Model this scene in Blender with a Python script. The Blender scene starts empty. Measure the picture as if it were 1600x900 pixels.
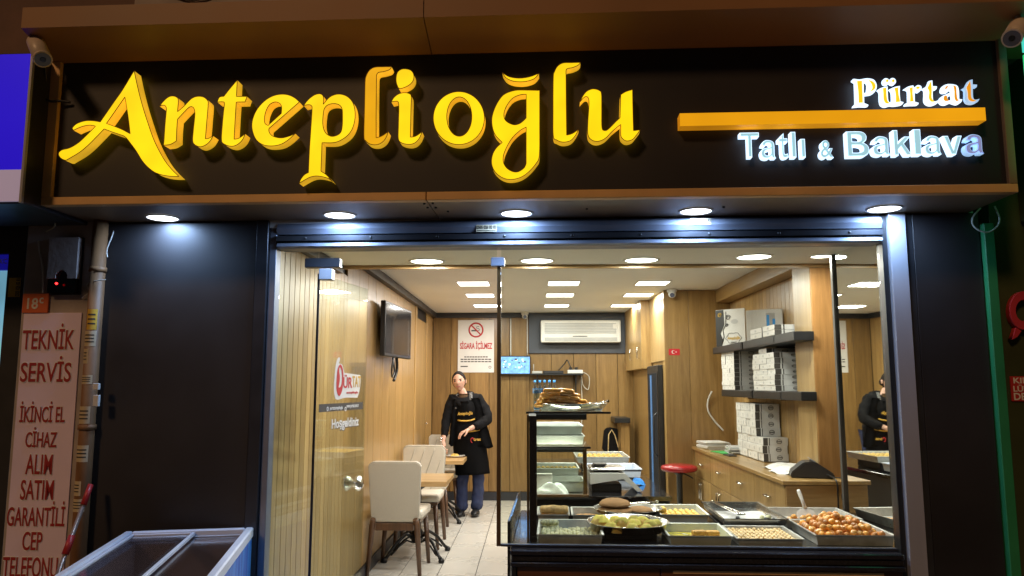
import bpy, bmesh, math, random
from mathutils import Vector, Matrix
R = math.radians
rng = random.Random(7)
scene = bpy.context.scene
C = scene.collection

# ------------------------------------------------------------------ camera
FPX = 1200.0                       # focal length in photo pixels (1600 wide)
PITCH = math.atan(152 / 1200.0)
YAW = R(1.43)
EYE = Vector((0, 0, 1.457))
cam_d = bpy.data.cameras.new('camera')
cam_d.sensor_width = 36.0
cam_d.lens = 36.0 * FPX / 1600.0
cam_d.clip_start = 0.05
cam_d.clip_end = 200
cam = bpy.data.objects.new('camera', cam_d)
C.objects.link(cam)
cam.location = EYE
cam.rotation_euler = (math.pi / 2 + PITCH, 0, YAW)
scene.camera = cam

# ------------------------------------------------------------------ world (night) and the one sun (sodium street light)
w = bpy.data.worlds.new('World')
scene.world = w
w.use_nodes = True
nt = w.node_tree
bg = nt.nodes['Background']
sky = nt.nodes.new('ShaderNodeTexSky')
sky.sky_type = 'NISHITA'
sky.sun_disc = False
SUN_EL, SUN_AZ = R(36), R(-28)     # azimuth: from behind the camera, to its left
sky.sun_elevation = SUN_EL
sky.sun_rotation = math.pi + SUN_AZ
nt.links.new(sky.outputs[0], bg.inputs[0])
bg.inputs[1].default_value = 0.0012
sd = bpy.data.lights.new('sun', 'SUN')
sd.energy = 0.80
sd.angle = R(8)
sd.color = (1.0, 0.57, 0.27)
sun = bpy.data.objects.new('sun', sd)
C.objects.link(sun)
d = Vector((math.sin(SUN_AZ) * math.cos(SUN_EL), -math.cos(SUN_AZ) * math.cos(SUN_EL), math.sin(SUN_EL)))
sun.rotation_euler = d.to_track_quat('Z', 'Y').to_euler()
sun.location = (-3, -6, 6)

scene.view_settings.view_transform = 'Standard'
scene.view_settings.look = 'None'
scene.view_settings.exposure = 0.0
scene.view_settings.gamma = 1.0
scene.render.engine = 'CYCLES'
cy = scene.cycles
cy.use_denoising = True
cy.max_bounces = 10
cy.diffuse_bounces = 4
cy.glossy_bounces = 4
cy.transparent_max_bounces = 24
cy.transmission_bounces = 6
cy.caustics_reflective = False
cy.caustics_refractive = False
cy.sample_clamp_indirect = 4.0

# ------------------------------------------------------------------ photo pixel -> direction
_cp, _sp = math.cos(PITCH), math.sin(PITCH)
_RY = Matrix.Rotation(YAW, 3, 'Z')
FA = R(1.77)                        # the shop front is turned a little against the room behind it
MF = Matrix.Translation((0, 3.792, 0)) @ Matrix.Rotation(-FA, 4, 'Z')
MFI = MF.inverted()
def ray(u, v):
    x, y = u - 800, 450 - v
    return _RY @ Vector((x, FPX * _cp - y * _sp, FPX * _sp + y * _cp))
def PY(u, v, y):
    d = ray(u, v); return EYE + d * (y / d.y)
def PZ(u, v, z):
    d = ray(u, v); return EYE + d * ((z - EYE.z) / d.z)
def PX(u, v, x):
    d = ray(u, v); return EYE + d * (x / d.x)
def FW(u, v, w):                    # on the front's plane at depth w (front coordinates)
    o = MFI @ EYE; d = MFI.to_3x3() @ ray(u, v); return o + d * ((w - o.y) / d.y)
def FZ(u, v, z):
    o = MFI @ EYE; d = MFI.to_3x3() @ ray(u, v); return o + d * ((z - o.z) / d.z)

# ------------------------------------------------------------------ materials
MATS = {}
def _nodes(name):
    m = bpy.data.materials.new(name); m.use_nodes = True
    n = m.node_tree.nodes; l = m.node_tree.links
    return m, n, l, n['Principled BSDF']
def mat(name, col, rough=0.5, metal=0.0, var=0.12, scale=8.0, bump=0.0, bscale=60.0, coat=0.0, spec=0.5, rvar=0.1, objvar=0.0, stretch=(1, 1, 1)):
    m, n, l, b = _nodes(name)
    tc = n.new('ShaderNodeTexCoord'); mp = n.new('ShaderNodeMapping'); mp.inputs['Scale'].default_value = stretch
    l.new(tc.outputs['Object'], mp.inputs[0])
    nz = n.new('ShaderNodeTexNoise'); nz.inputs['Scale'].default_value = scale; nz.inputs['Detail'].default_value = 6
    l.new(mp.outputs[0], nz.inputs['Vector'])
    mr = n.new('ShaderNodeMapRange'); mr.inputs[1].default_value = 0.3; mr.inputs[2].default_value = 0.7
    mr.inputs[3].default_value = 1 - var; mr.inputs[4].default_value = 1 + var
    l.new(nz.outputs[0], mr.inputs[0])
    val = mr.outputs[0]
    if objvar:
        oi = n.new('ShaderNodeObjectInfo'); m2 = n.new('ShaderNodeMapRange')
        m2.inputs[3].default_value = 1 - objvar; m2.inputs[4].default_value = 1 + objvar
        l.new(oi.outputs['Random'], m2.inputs[0])
        mm = n.new('ShaderNodeMath'); mm.operation = 'MULTIPLY'
        l.new(val, mm.inputs[0]); l.new(m2.outputs[0], mm.inputs[1]); val = mm.outputs[0]
    mx = n.new('ShaderNodeVectorMath'); mx.operation = 'SCALE'
    mx.inputs[0].default_value = col[:3]
    l.new(val, mx.inputs['Scale'])
    l.new(mx.outputs[0], b.inputs['Base Color'])
    rr = n.new('ShaderNodeMapRange'); rr.inputs[3].default_value = max(0.02, rough - rvar * rough * 2); rr.inputs[4].default_value = min(1, rough + rvar * rough * 2)
    l.new(nz.outputs[0], rr.inputs[0]); l.new(rr.outputs[0], b.inputs['Roughness'])
    b.inputs['Metallic'].default_value = metal
    b.inputs['Coat Weight'].default_value = coat
    b.inputs['Specular IOR Level'].default_value = spec
    if bump:
        nb = n.new('ShaderNodeTexNoise'); nb.inputs['Scale'].default_value = bscale; nb.inputs['Detail'].default_value = 4
        l.new(mp.outputs[0], nb.inputs['Vector'])
        bp = n.new('ShaderNodeBump'); bp.inputs['Strength'].default_value = bump; bp.inputs['Distance'].default_value = 0.01
        l.new(nb.outputs[0], bp.inputs['Height']); l.new(bp.outputs[0], b.inputs['Normal'])
    MATS[name] = m
    return m
def wood(name, c1, c2, rough=0.35, axis='Z', objvar=0.17, coat=0.15):
    m, n, l, b = _nodes(name)
    tc = n.new('ShaderNodeTexCoord'); oi = n.new('ShaderNodeObjectInfo')
    mul = n.new('ShaderNodeVectorMath'); mul.operation = 'ADD'
    sc = n.new('ShaderNodeMath'); sc.operation = 'MULTIPLY'; sc.inputs[1].default_value = 37.0
    l.new(oi.outputs['Random'], sc.inputs[0]); l.new(tc.outputs['Object'], mul.inputs[0]); l.new(sc.outputs[0], mul.inputs[1])
    mp = n.new('ShaderNodeMapping')
    s = {'X': (1.0, 14, 14), 'Y': (14, 1.0, 14), 'Z': (14, 14, 1.0)}[axis]
    mp.inputs['Scale'].default_value = s
    l.new(mul.outputs[0], mp.inputs[0])
    n1 = n.new('ShaderNodeTexNoise'); n1.inputs['Scale'].default_value = 0.9; n1.inputs['Detail'].default_value = 3; n1.inputs['Distortion'].default_value = 1.6
    n2 = n.new('ShaderNodeTexNoise'); n2.inputs['Scale'].default_value = 7.0; n2.inputs['Detail'].default_value = 7; n2.inputs['Roughness'].default_value = 0.7
    l.new(mp.outputs[0], n1.inputs['Vector']); l.new(mp.outputs[0], n2.inputs['Vector'])
    mxn = n.new('ShaderNodeMath'); mxn.operation = 'MULTIPLY_ADD'; mxn.inputs[1].default_value = 0.55
    hf = n.new('ShaderNodeMath'); hf.operation = 'MULTIPLY'; hf.inputs[1].default_value = 0.45
    l.new(n2.outputs[0], hf.inputs[0]); l.new(n1.outputs[0], mxn.inputs[0]); l.new(hf.outputs[0], mxn.inputs[2])
    cr = n.new('ShaderNodeValToRGB')
    cr.color_ramp.elements[0].position = 0.33; cr.color_ramp.elements[0].color = (*c1, 1)
    cr.color_ramp.elements[1].position = 0.66; cr.color_ramp.elements[1].color = (*c2, 1)
    l.new(mxn.outputs[0], cr.inputs[0])
    m2 = n.new('ShaderNodeMapRange'); m2.inputs[3].default_value = 1 - objvar; m2.inputs[4].default_value = 1 + objvar
    l.new(oi.outputs['Random'], m2.inputs[0])
    vs = n.new('ShaderNodeVectorMath'); vs.operation = 'SCALE'
    l.new(cr.outputs[0], vs.inputs[0]); l.new(m2.outputs[0], vs.inputs['Scale']); l.new(vs.outputs[0], b.inputs['Base Color'])
    b.inputs['Roughness'].default_value = rough; b.inputs['Coat Weight'].default_value = coat; b.inputs['Coat Roughness'].default_value = 0.25
    bp = n.new('ShaderNodeBump'); bp.inputs['Strength'].default_value = 0.12; bp.inputs['Distance'].default_value = 0.004
    l.new(n2.outputs[0], bp.inputs['Height']); l.new(bp.outputs[0], b.inputs['Normal'])
    MATS[name] = m
    return m
def glow(name, col, strength, var=0.0, scale=6.0, base=None):
    m, n, l, b = _nodes(name)
    b.inputs['Base Color'].default_value = (*(base or col), 1)
    b.inputs['Roughness'].default_value = 0.35
    b.inputs['Emission Color'].default_value = (*col, 1)
    b.inputs['Emission Strength'].default_value = strength
    if var:
        tc = n.new('ShaderNodeTexCoord')
        nz = n.new('ShaderNodeTexNoise'); nz.inputs['Scale'].default_value = scale; nz.inputs['Detail'].default_value = 2
        l.new(tc.outputs['Object'], nz.inputs['Vector'])
        mr = n.new('ShaderNodeMapRange'); mr.inputs[1].default_value = 0.3; mr.inputs[2].default_value = 0.7
        mr.inputs[3].default_value = strength * (1 - var); mr.inputs[4].default_value = strength * (1 + var)
        l.new(nz.outputs[0], mr.inputs[0]); l.new(mr.outputs[0], b.inputs['Emission Strength'])
    MATS[name] = m
    return m
def glass(name, tint=(0.93, 0.97, 0.95), base=0.045, amp=0.75, rough=0.02):
    m = bpy.data.materials.new(name); m.use_nodes = True
    n = m.node_tree.nodes; l = m.node_tree.links; n.clear()
    out = n.new('ShaderNodeOutputMaterial'); mix = n.new('ShaderNodeMixShader')
    tr = n.new('ShaderNodeBsdfTransparent'); tr.inputs[0].default_value = (*tint, 1)
    gl = n.new('ShaderNodeBsdfGlossy'); gl.inputs['Roughness'].default_value = rough; gl.inputs[0].default_value = (1, 1, 1, 1)
    lw = n.new('ShaderNodeLayerWeight'); lw.inputs[0].default_value = 0.5
    pw = n.new('ShaderNodeMath'); pw.operation = 'POWER'; pw.inputs[1].default_value = 4.0
    ma = n.new('ShaderNodeMath'); ma.operation = 'MULTIPLY_ADD'; ma.inputs[1].default_value = amp; ma.inputs[2].default_value = base
    l.new(lw.outputs['Facing'], pw.inputs[0]); l.new(pw.outputs[0], ma.inputs[0]); l.new(ma.outputs[0], mix.inputs[0])
    l.new(tr.outputs[0], mix.inputs[1]); l.new(gl.outputs[0], mix.inputs[2]); l.new(mix.outputs[0], out.inputs[0])
    MATS[name] = m
    return m

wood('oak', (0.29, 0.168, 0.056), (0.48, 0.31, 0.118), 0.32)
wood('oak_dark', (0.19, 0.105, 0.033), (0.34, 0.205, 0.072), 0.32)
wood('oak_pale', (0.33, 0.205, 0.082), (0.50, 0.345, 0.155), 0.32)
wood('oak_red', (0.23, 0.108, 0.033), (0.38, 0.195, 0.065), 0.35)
wood('oak_x', (0.32, 0.195, 0.075), (0.52, 0.34, 0.15), 0.3, axis='X')
wood('oak_y', (0.29, 0.168, 0.056), (0.48, 0.31, 0.118), 0.3, axis='Y')
wood('walnut', (0.055, 0.026, 0.013), (0.13, 0.065, 0.032), 0.4)
wood('panel_red', (0.06, 0.022, 0.008), (0.14, 0.05, 0.016), 0.4, axis='X')
mat('ceiling', (0.82, 0.82, 0.78), 0.6, var=0.03, scale=2)
mat('charcoal', (0.028, 0.029, 0.035), 0.45, var=0.15)
mat('slate', (0.055, 0.062, 0.082), 0.5, var=0.1)
mat('tile', (0.56, 0.54, 0.48), 0.28, var=0.025, scale=3, objvar=0.03, bump=0.008, bscale=20)
mat('grout', (0.035, 0.03, 0.025), 0.8)
mat('sign_black', (0.015, 0.0135, 0.0175), 0.5, var=0.1, scale=3, bump=0.02, bscale=200)
mat('gold_trim', (0.74, 0.46, 0.20), 0.42, metal=0.1, var=0.1, scale=5)
mat('clad_brown', (0.22, 0.15, 0.095), 0.45, metal=0.1, var=0.08, scale=3)
mat('visor_brown', (0.30, 0.15, 0.06), 0.5, var=0.12, scale=2.5)
mat('panel_dark', (0.018, 0.016, 0.017), 0.5, var=0.25, scale=1.6, rvar=0.3, bump=0.015, bscale=3)
mat('alu_blue', (0.22, 0.24, 0.30), 0.42, metal=0.3, var=0.1, scale=6, bump=0.04, bscale=30)
mat('alu', (0.42, 0.43, 0.48), 0.42, metal=0.35, var=0.08, stretch=(1, 1, .2))
mat('alu_dark', (0.06, 0.062, 0.072), 0.35, metal=0.6)
mat('steel', (0.60, 0.60, 0.58), 0.24, metal=1.0, var=0.12, scale=14, bump=0.05, bscale=12)
mat('steel_tray', (0.62, 0.63, 0.61), 0.36, metal=0.5, var=0.2, scale=18, bump=0.06, bscale=15)
mat('chrome', (0.75, 0.75, 0.75), 0.1, metal=1.0, var=0.05)
mat('black', (0.012, 0.012, 0.013), 0.4, var=0.2)
mat('black_gloss', (0.010, 0.010, 0.012), 0.12, var=0.2, coat=0.4)
mat('granite', (0.014, 0.014, 0.018), 0.14, var=0.5, scale=90, coat=0.4)
mat('iron', (0.010, 0.010, 0.010), 0.42, metal=0.3)
mat('white_plastic', (0.70, 0.70, 0.68), 0.35, var=0.05)
mat('grey_plastic', (0.42, 0.43, 0.43), 0.4, var=0.05)
mat('white_paper', (0.72, 0.71, 0.68), 0.6, var=0.04, objvar=0.06)
mat('box_grey', (0.50, 0.50, 0.49), 0.45, var=0.05, objvar=0.08)
mat('print_dark', (0.05, 0.045, 0.04), 0.6)
mat('print_red', (0.48, 0.02, 0.025), 0.5)
mat('print_black', (0.012, 0.012, 0.012), 0.5)
mat('flag_red', (0.50, 0.012, 0.02), 0.5)
mat('leather', (0.62, 0.58, 0.49), 0.42, var=0.06, scale=12, bump=0.06, bscale=120)
mat('leather_back', (0.45, 0.42, 0.35), 0.55, var=0.05, scale=200, bump=0.1, bscale=300)
mat('red_vinyl', (0.35, 0.015, 0.02), 0.25, var=0.1, coat=0.3)
mat('banner', (0.82, 0.70, 0.92), 0.5, var=0.08, scale=3)
mat('banner_white', (0.88, 0.88, 0.92), 0.5)
mat('banner_red', (0.36, 0.025, 0.03), 0.5, var=0.1)
mat('orange_plate', (0.62, 0.13, 0.04), 0.5)
mat('plaster_grey', (0.38, 0.33, 0.31), 0.8, var=0.2, scale=6, bump=0.2, bscale=30)
mat('wall_far', (0.16, 0.095, 0.075), 0.85, var=0.25, scale=4, bump=0.2, bscale=25)
mat('pipe', (0.21, 0.105, 0.042), 0.6, var=0.4, scale=7, stretch=(1, 1, .5))
mat('sticker', (0.55, 0.46, 0.30), 0.6, var=0.15)
mat('sticker_yellow', (0.66, 0.42, 0.05), 0.55, var=0.15)
mat('green_paint', (0.02, 0.20, 0.07), 0.5, var=0.15, scale=4)
mat('olive_wall', (0.035, 0.045, 0.012), 0.6, var=0.2, scale=3)
mat('pavement', (0.12, 0.11, 0.10), 0.85, var=0.2, scale=6, bump=0.3)
mat('skin', (0.56, 0.33, 0.24), 0.5, var=0.06, scale=30)
mat('lips', (0.36, 0.12, 0.10), 0.5)
mat('hair', (0.014, 0.010, 0.008), 0.75, spec=0.2, var=0.4, scale=60, stretch=(1, 1, .15), bump=0.3, bscale=120)
mat('cloth_black', (0.006, 0.006, 0.007), 0.9, spec=0.15, var=0.35, scale=12, bump=0.25, bscale=18)
mat('apron_black', (0.005, 0.005, 0.006), 0.8, spec=0.2, var=0.25, scale=10, bump=0.3, bscale=10)
mat('cloth_brown', (0.15, 0.085, 0.04), 0.8)
mat('jeans', (0.020, 0.030, 0.085), 0.8, var=0.25, scale=14, bump=0.3, bscale=16)
mat('apron_gold', (0.55, 0.33, 0.05), 0.6)
mat('pattern_grey', (0.30, 0.30, 0.30), 0.8, var=0.9, scale=70)
mat('ceramic', (0.75, 0.75, 0.73), 0.2, var=0.03)
mat('dough_gold', (0.72, 0.34, 0.06), 0.3, var=0.35, scale=30, coat=0.5, objvar=0.28, bump=0.2, bscale=40)
mat('dough_brown', (0.55, 0.22, 0.045), 0.35, var=0.3, scale=25, coat=0.35, objvar=0.25, bump=0.3, bscale=40)
mat('pastry_pale', (0.72, 0.52, 0.25), 0.5, var=0.3, scale=50, objvar=0.18, bump=0.4, bscale=70)
mat('pistachio', (0.62, 0.54, 0.09), 0.7, var=0.45, scale=60, objvar=0.25, bump=0.6, bscale=80)
mat('pistachio_pale', (0.62, 0.60, 0.36), 0.7, var=0.4, scale=60, objvar=0.22, bump=0.6, bscale=80)
mat('kadayif', (0.80, 0.54, 0.13), 0.55, var=0.4, scale=70, objvar=0.2, bump=0.6, bscale=80)
mat('bread', (0.44, 0.235, 0.085), 0.7, var=0.65, scale=45, bump=0.9, bscale=60)
mat('syrup', (0.62, 0.52, 0.06), 0.15, var=0.35, scale=14, coat=0.6)
mat('sponge', (0.62, 0.34, 0.07), 0.6, var=0.25, scale=40, objvar=0.15, bump=0.4)
mat('borek', (0.70, 0.45, 0.17), 0.5, var=0.3, scale=30, bump=0.5, bscale=60)
mat('blue_cloth', (0.02, 0.20, 0.62), 0.7, var=0.2)
mat('freezer_white', (0.66, 0.72, 0.84), 0.3, var=0.05)
mat('freezer_inside', (0.55, 0.48, 0.48), 0.4, var=0.1)
mat('red_stick', (0.42, 0.025, 0.025), 0.4)
mat('broom_tin', (0.45, 0.33, 0.26), 0.3, metal=0.6)
mat('green_paper', (0.05, 0.36, 0.08), 0.6)
mat('gold_post', (0.16, 0.09, 0.035), 0.25, metal=0.5, coat=0.4)
mat('cable_white', (0.60, 0.58, 0.53), 0.5)
mat('soft_plastic', (0.74, 0.75, 0.76), 0.25, var=0.15, scale=30, bump=0.8, bscale=25)
mat('mirror', (0.80, 0.82, 0.80), 0.015, metal=1.0, var=0.0, rvar=0)
mat('camera_lens', (0.10, 0.11, 0.16), 0.1, coat=0.8)
mat('cam_white', (0.62, 0.52, 0.44), 0.4)
mat('bottle_label', (0.12, 0.35, 0.72), 0.4)
mat('sticker_blue', (0.05, 0.35, 0.85), 0.5)
mat('fridge_blue', (0.010, 0.014, 0.022), 0.6, spec=0.15)
mat('strip_blue', (0.06, 0.20, 0.50), 0.4)
mat('tray_green', (0.60, 0.64, 0.60), 0.35, metal=0.25)
glow('letter_face', (1.0, 0.68, 0.006), 1.02, 0.20, 4)
glow('letter_face_dim', (1.0, 0.52, 0.006), 0.66, 0.10, 5)
glow('letter_side', (1.0, 0.56, 0.025), 0.62, 0.25, 7)
mat('letter_edge', (0.30, 0.15, 0.01), 0.5)
glow('white_side', (0.60, 0.79, 1.0), 1.55, 0.08, 9)
glow('white_dim', (0.42, 0.66, 1.0), 0.8, 0.3, 6)
glow('cyan_face', (0.40, 0.74, 0.88), 0.72, 0.05, 5)
glow('lilac_face', (0.34, 0.40, 0.80), 0.50, 0.2, 4)
glow('yellow_face', (1.0, 0.70, 0.02), 0.85, 0.06, 12)
glow('orange_face', (1.0, 0.42, 0.02), 0.65, 0.08, 8)
glow('bar_face', (1.0, 0.46, 0.008), 0.62, 0.12, 3)
glow('bar_under', (1.0, 0.38, 0.01), 0.38, 0.2, 3)
glow('diffuser_cool', (0.85, 0.93, 1.0), 9.0)
glow('diffuser_warm', (1.0, 0.95, 0.86), 7.0)
glow('led_strip', (1.0, 0.93, 0.75), 34.0)
glow('blue_box', (0.022, 0.005, 0.80), 0.58, 0.06, 2, (0.012, 0.006, 0.16))
glow('pale_box', (0.55, 0.45, 0.60), 0.32, 0.1, 2)
glow('screen_blue', (0.15, 0.35, 0.80), 0.9, 0.75, 22)
glow('screen_pale', (0.60, 0.75, 0.95), 1.0, 0.3, 30)
glow('led_red', (1.0, 0.02, 0.02), 6.0)
glow('green_light', (0.05, 0.90, 0.30), 0.7)
glow('cyan_light', (0.10, 0.85, 0.65), 0.8)
glow('shop_window_blue', (0.25, 0.60, 0.80), 0.55, 0.3, 4)
glow('deep_blue', (0.01, 0.008, 0.30), 0.5)
glass('glass', (0.93, 0.96, 0.93), 0.035, 0.5)
glass('glass_door', (0.90, 0.94, 0.89), 0.05, 0.62)
glass('glass_shelf', (0.93, 0.965, 0.945), 0.06, 0.7)
glass('glass_lid', (0.80, 0.78, 0.80), 0.16, 0.7, 0.10)
glass('crystal', (0.95, 0.97, 0.97), 0.55, 0.9, 0.08)
glass('bottle_clear', (0.80, 0.88, 0.94), 0.28, 0.7, 0.12)
glass('siren_red', (0.25, 0.02, 0.03), 0.10, 0.6, 0.1)

# ------------------------------------------------------------------ mesh helpers
def NB(): return bmesh.new()
def box(bm, a, b, bev=0.0, mi=0, M=None):
    x0, x1 = min(a[0], b[0]), max(a[0], b[0]); y0, y1 = min(a[1], b[1]), max(a[1], b[1]); z0, z1 = min(a[2], b[2]), max(a[2], b[2])
    vs = [(x0, y0, z0), (x1, y0, z0), (x1, y1, z0), (x0, y1, z0), (x0, y0, z1), (x1, y0, z1), (x1, y1, z1), (x0, y1, z1)]
    fs = [(0, 3, 2, 1), (4, 5, 6, 7), (0, 1, 5, 4), (1, 2, 6, 5), (2, 3, 7, 6), (3, 0, 4, 7)]
    t = bmesh.new() if (bev or M) else bm
    v = [t.verts.new(p) for p in vs]
    for f in fs:
        q = t.faces.new([v[i] for i in f]); q.material_index = mi
    if t is not bm:
        if bev: bmesh.ops.bevel(t, geom=t.edges[:], offset=bev, segments=2 if bev > 0.006 else 1, profile=0.6, affect='EDGES')
        if M: t.transform(M)
        for f in t.faces: f.material_index = mi
        me = bpy.data.meshes.new('tmp'); t.to_mesh(me); t.free(); bm.from_mesh(me); bpy.data.meshes.remove(me)
    return bm
def frame_of(dv):
    dv = dv.normalized(); up = Vector((0, 0, 1)) if abs(dv.z) < 0.95 else Vector((1, 0, 0))
    a = dv.cross(up).normalized(); return a, dv.cross(a).normalized()
def tube(bm, pts, r, n=8, mi=0, cap=True, flat=1.0):
    pts = [Vector(p) for p in pts]; rs = r if isinstance(r, (list, tuple)) else [r] * len(pts)
    rings = []; a = b = None
    for i, p in enumerate(pts):
        dv = (pts[min(i + 1, len(pts) - 1)] - pts[max(i - 1, 0)])
        if a is None: a, b = frame_of(dv)
        else:
            dn = dv.normalized(); a = (a - dn * a.dot(dn)).normalized(); b = dn.cross(a).normalized()
        rings.append([bm.verts.new(p + (a * math.cos(2 * math.pi * k / n) + b * flat * math.sin(2 * math.pi * k / n)) * rs[i]) for k in range(n)])
    for i in range(len(rings) - 1):
        for k in range(n):
            f = bm.faces.new((rings[i][k], rings[i][(k + 1) % n], rings[i + 1][(k + 1) % n], rings[i + 1][k])); f.material_index = mi; f.smooth = True
    if cap:
        f = bm.faces.new(rings[0][::-1]); f.material_index = mi
        f = bm.faces.new(rings[-1]); f.material_index = mi
    return bm
def lathe(bm, prof, c=(0, 0, 0), n=24, mi=0, sx=1.0, sy=1.0):
    c = Vector(c); rings = []
    for (r, z) in prof:
        rings.append([bm.verts.new(c + Vector((r * sx * math.cos(2 * math.pi * k / n), r * sy * math.sin(2 * math.pi * k / n), z))) for k in range(n)] if r > 1e-5 else [bm.verts.new(c + Vector((0, 0, z)))])
    for i in range(len(rings) - 1):
        A, Bq = rings[i], rings[i + 1]
        for k in range(n):
            k2 = (k + 1) % n
            vs = [A[k % len(A)], A[k2 % len(A)], Bq[k2 % len(Bq)], Bq[k % len(Bq)]]
            u = []
            for x in vs:
                if x not in u: u.append(x)
            if len(u) > 2:
                f = bm.faces.new(u); f.material_index = mi; f.smooth = True
    return bm
def prism(bm, pts, lo, hi, axis='Y', mi=0):
    def P(p, t): return {'Y': (p[0], t, p[1]), 'X': (t, p[0], p[1]), 'Z': (p[0], p[1], t)}[axis]
    A = [bm.verts.new(P(p, lo)) for p in pts]; Bv = [bm.verts.new(P(p, hi)) for p in pts]
    n = len(pts)
    for f in [A[::-1], Bv] + [(A[i], A[(i + 1) % n], Bv[(i + 1) % n], Bv[i]) for i in range(n)]:
        q = bm.faces.new(f); q.material_index = mi
    bmesh.ops.recalc_face_normals(bm, faces=bm.faces[:])
    return bm
def ball(bm, c, r, u=10, v=7, mi=0, jit=0.0):
    rx, ry, rz = r if isinstance(r, (list, tuple)) else (r, r, r)
    prof = [(math.sin(math.pi * i / v), -math.cos(math.pi * i / v)) for i in range(v + 1)]
    t = bmesh.new(); lathe(t, prof, n=u, mi=mi)
    for x in t.verts:
        j = 1 + rng.uniform(-jit, jit)
        x.co = Vector((x.co.x * rx * j + c[0], x.co.y * ry * j + c[1], x.co.z * rz * j + c[2]))
    me = bpy.data.meshes.new('tmp'); t.to_mesh(me); t.free(); bm.from_mesh(me); bpy.data.meshes.remove(me)
    return bm
def grid(bm, fn, nu, nv, mi=0, smooth=True):
    V = [[bm.verts.new(fn(i / nu, j / nv)) for i in range(nu + 1)] for j in range(nv + 1)]
    for j in range(nv):
        for i in range(nu):
            f = bm.faces.new((V[j][i], V[j][i + 1], V[j + 1][i + 1], V[j + 1][i])); f.material_index = mi; f.smooth = smooth
    return bm

# ------------------------------------------------------------------ object helpers
TM = {}
def setp(o, label=None, cat=None, group=None, kind=None):
    if label: o['label'] = label
    if cat: o['category'] = cat
    if group: o['group'] = group
    if kind: o['kind'] = kind
    return o
def thing(name, label, cat, loc=(0, 0, 0), rz=0.0, group=None, F=False):
    o = bpy.data.objects.new(name, None); C.objects.link(o)
    o.empty_display_size = 0.05
    M = Matrix.Translation(Vector(loc)) @ Matrix.Rotation(rz, 4, 'Z')
    if F: M = MF @ M
    o.location = M.to_translation(); o.rotation_euler = (0, 0, rz - (FA if F else 0))
    TM[o] = M
    return setp(o, label, cat, group)
def obj(name, bm, m, parent=None, local=False, F=False, label=None, cat=None, group=None, kind=None, smooth=False, origin=True):
    if F and not local: bm.transform(MF)
    loc = Vector((0, 0, 0))
    if parent is not None and not local: bm.transform(TM[parent].inverted())
    if origin and not local and len(bm.verts):
        xs = [v.co.x for v in bm.verts]; ys = [v.co.y for v in bm.verts]; zs = [v.co.z for v in bm.verts]
        loc = Vector(((min(xs) + max(xs)) / 2, (min(ys) + max(ys)) / 2, min(zs)))
        bmesh.ops.translate(bm, verts=bm.verts[:], vec=-loc)
    if smooth:
        for f in bm.faces: f.smooth = True
    me = bpy.data.meshes.new(name); bm.to_mesh(me); bm.free()
    for x in ([m] if isinstance(m, str) else m): me.materials.append(MATS[x])
    o = bpy.data.objects.new(name, me); C.objects.link(o)
    o.location = loc
    if parent is not None: o.parent = parent
    TM[o] = (TM[parent] if parent is not None else Matrix()) @ Matrix.Translation(loc)
    return setp(o, label, cat, group, kind)
def dup(root, loc, rz=0.0, label=None, group=None, F=False):
    def cp(o, par):
        c = o.copy(); C.objects.link(c); c.parent = par
        for ch in [x for x in list(o.children)]: cp(ch, c)
        return c
    c = cp(root, None)
    M = Matrix.Translation(Vector(loc)) @ Matrix.Rotation(rz, 4, 'Z')
    if F: M = MF @ M
    c.location = M.to_translation(); c.rotation_euler = (root.rotation_euler[0], root.rotation_euler[1], rz - (FA if F else 0))
    TM[c] = M
    return setp(c, label, None, group)
def inst(proto_me, name, M, label=None, cat=None, group=None, parent=None):
    o = bpy.data.objects.new(name, proto_me); C.objects.link(o)
    o.matrix_world = M
    if parent is not None:
        o.matrix_world = Matrix(); o.parent = parent; o.matrix_basis = M
    return setp(o, label, cat, group)
def mesh_of(name, bm, m, smooth=False):
    if smooth:
        for f in bm.faces: f.smooth = True
    me = bpy.data.meshes.new(name); bm.to_mesh(me); bm.free()
    for x in ([m] if isinstance(m, str) else m): me.materials.append(MATS[x])
    return me
# lettering: text or traced outlines turned into solid meshes
def text_bm(s, extrude=0.002, offset=0.0, shear=0.0, space=1.0):
    cu = bpy.data.curves.new('t', 'FONT'); cu.body = s; cu.size = 1.0; cu.extrude = extrude; cu.offset = offset; cu.shear = shear; cu.space_character = space
    cu.resolution_u = 4
    ob = bpy.data.objects.new('t', cu); C.objects.link(ob)
    me = bpy.data.meshes.new_from_object(ob)
    bm = bmesh.new(); bm.from_mesh(me)
    bpy.data.objects.remove(ob); bpy.data.curves.remove(cu); bpy.data.meshes.remove(me)
    return bm
def fit(bm, x0, x1, z0, z1, y, thick, box_from=None):
    """text lies in XY: stand it up in XZ facing -Y, front at y, body thick behind it"""
    vs = box_from.verts if box_from else bm.verts
    ax = min(v.co.x for v in vs); bx = max(v.co.x for v in vs); ay = min(v.co.y for v in vs); by = max(v.co.y for v in vs)
    az = min(v.co.z for v in bm.verts); bz = max(v.co.z for v in bm.verts)
    for v in bm.verts:
        c = v.co.copy()
        v.co = Vector((x0 + (c.x - ax) / (bx - ax) * (x1 - x0), y + (bz - c.z) / max(1e-9, bz - az) * thick, z0 + (c.y - ay) / (by - ay) * (z1 - z0)))
    bmesh.ops.recalc_face_normals(bm, faces=bm.faces[:])
    return bm
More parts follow.
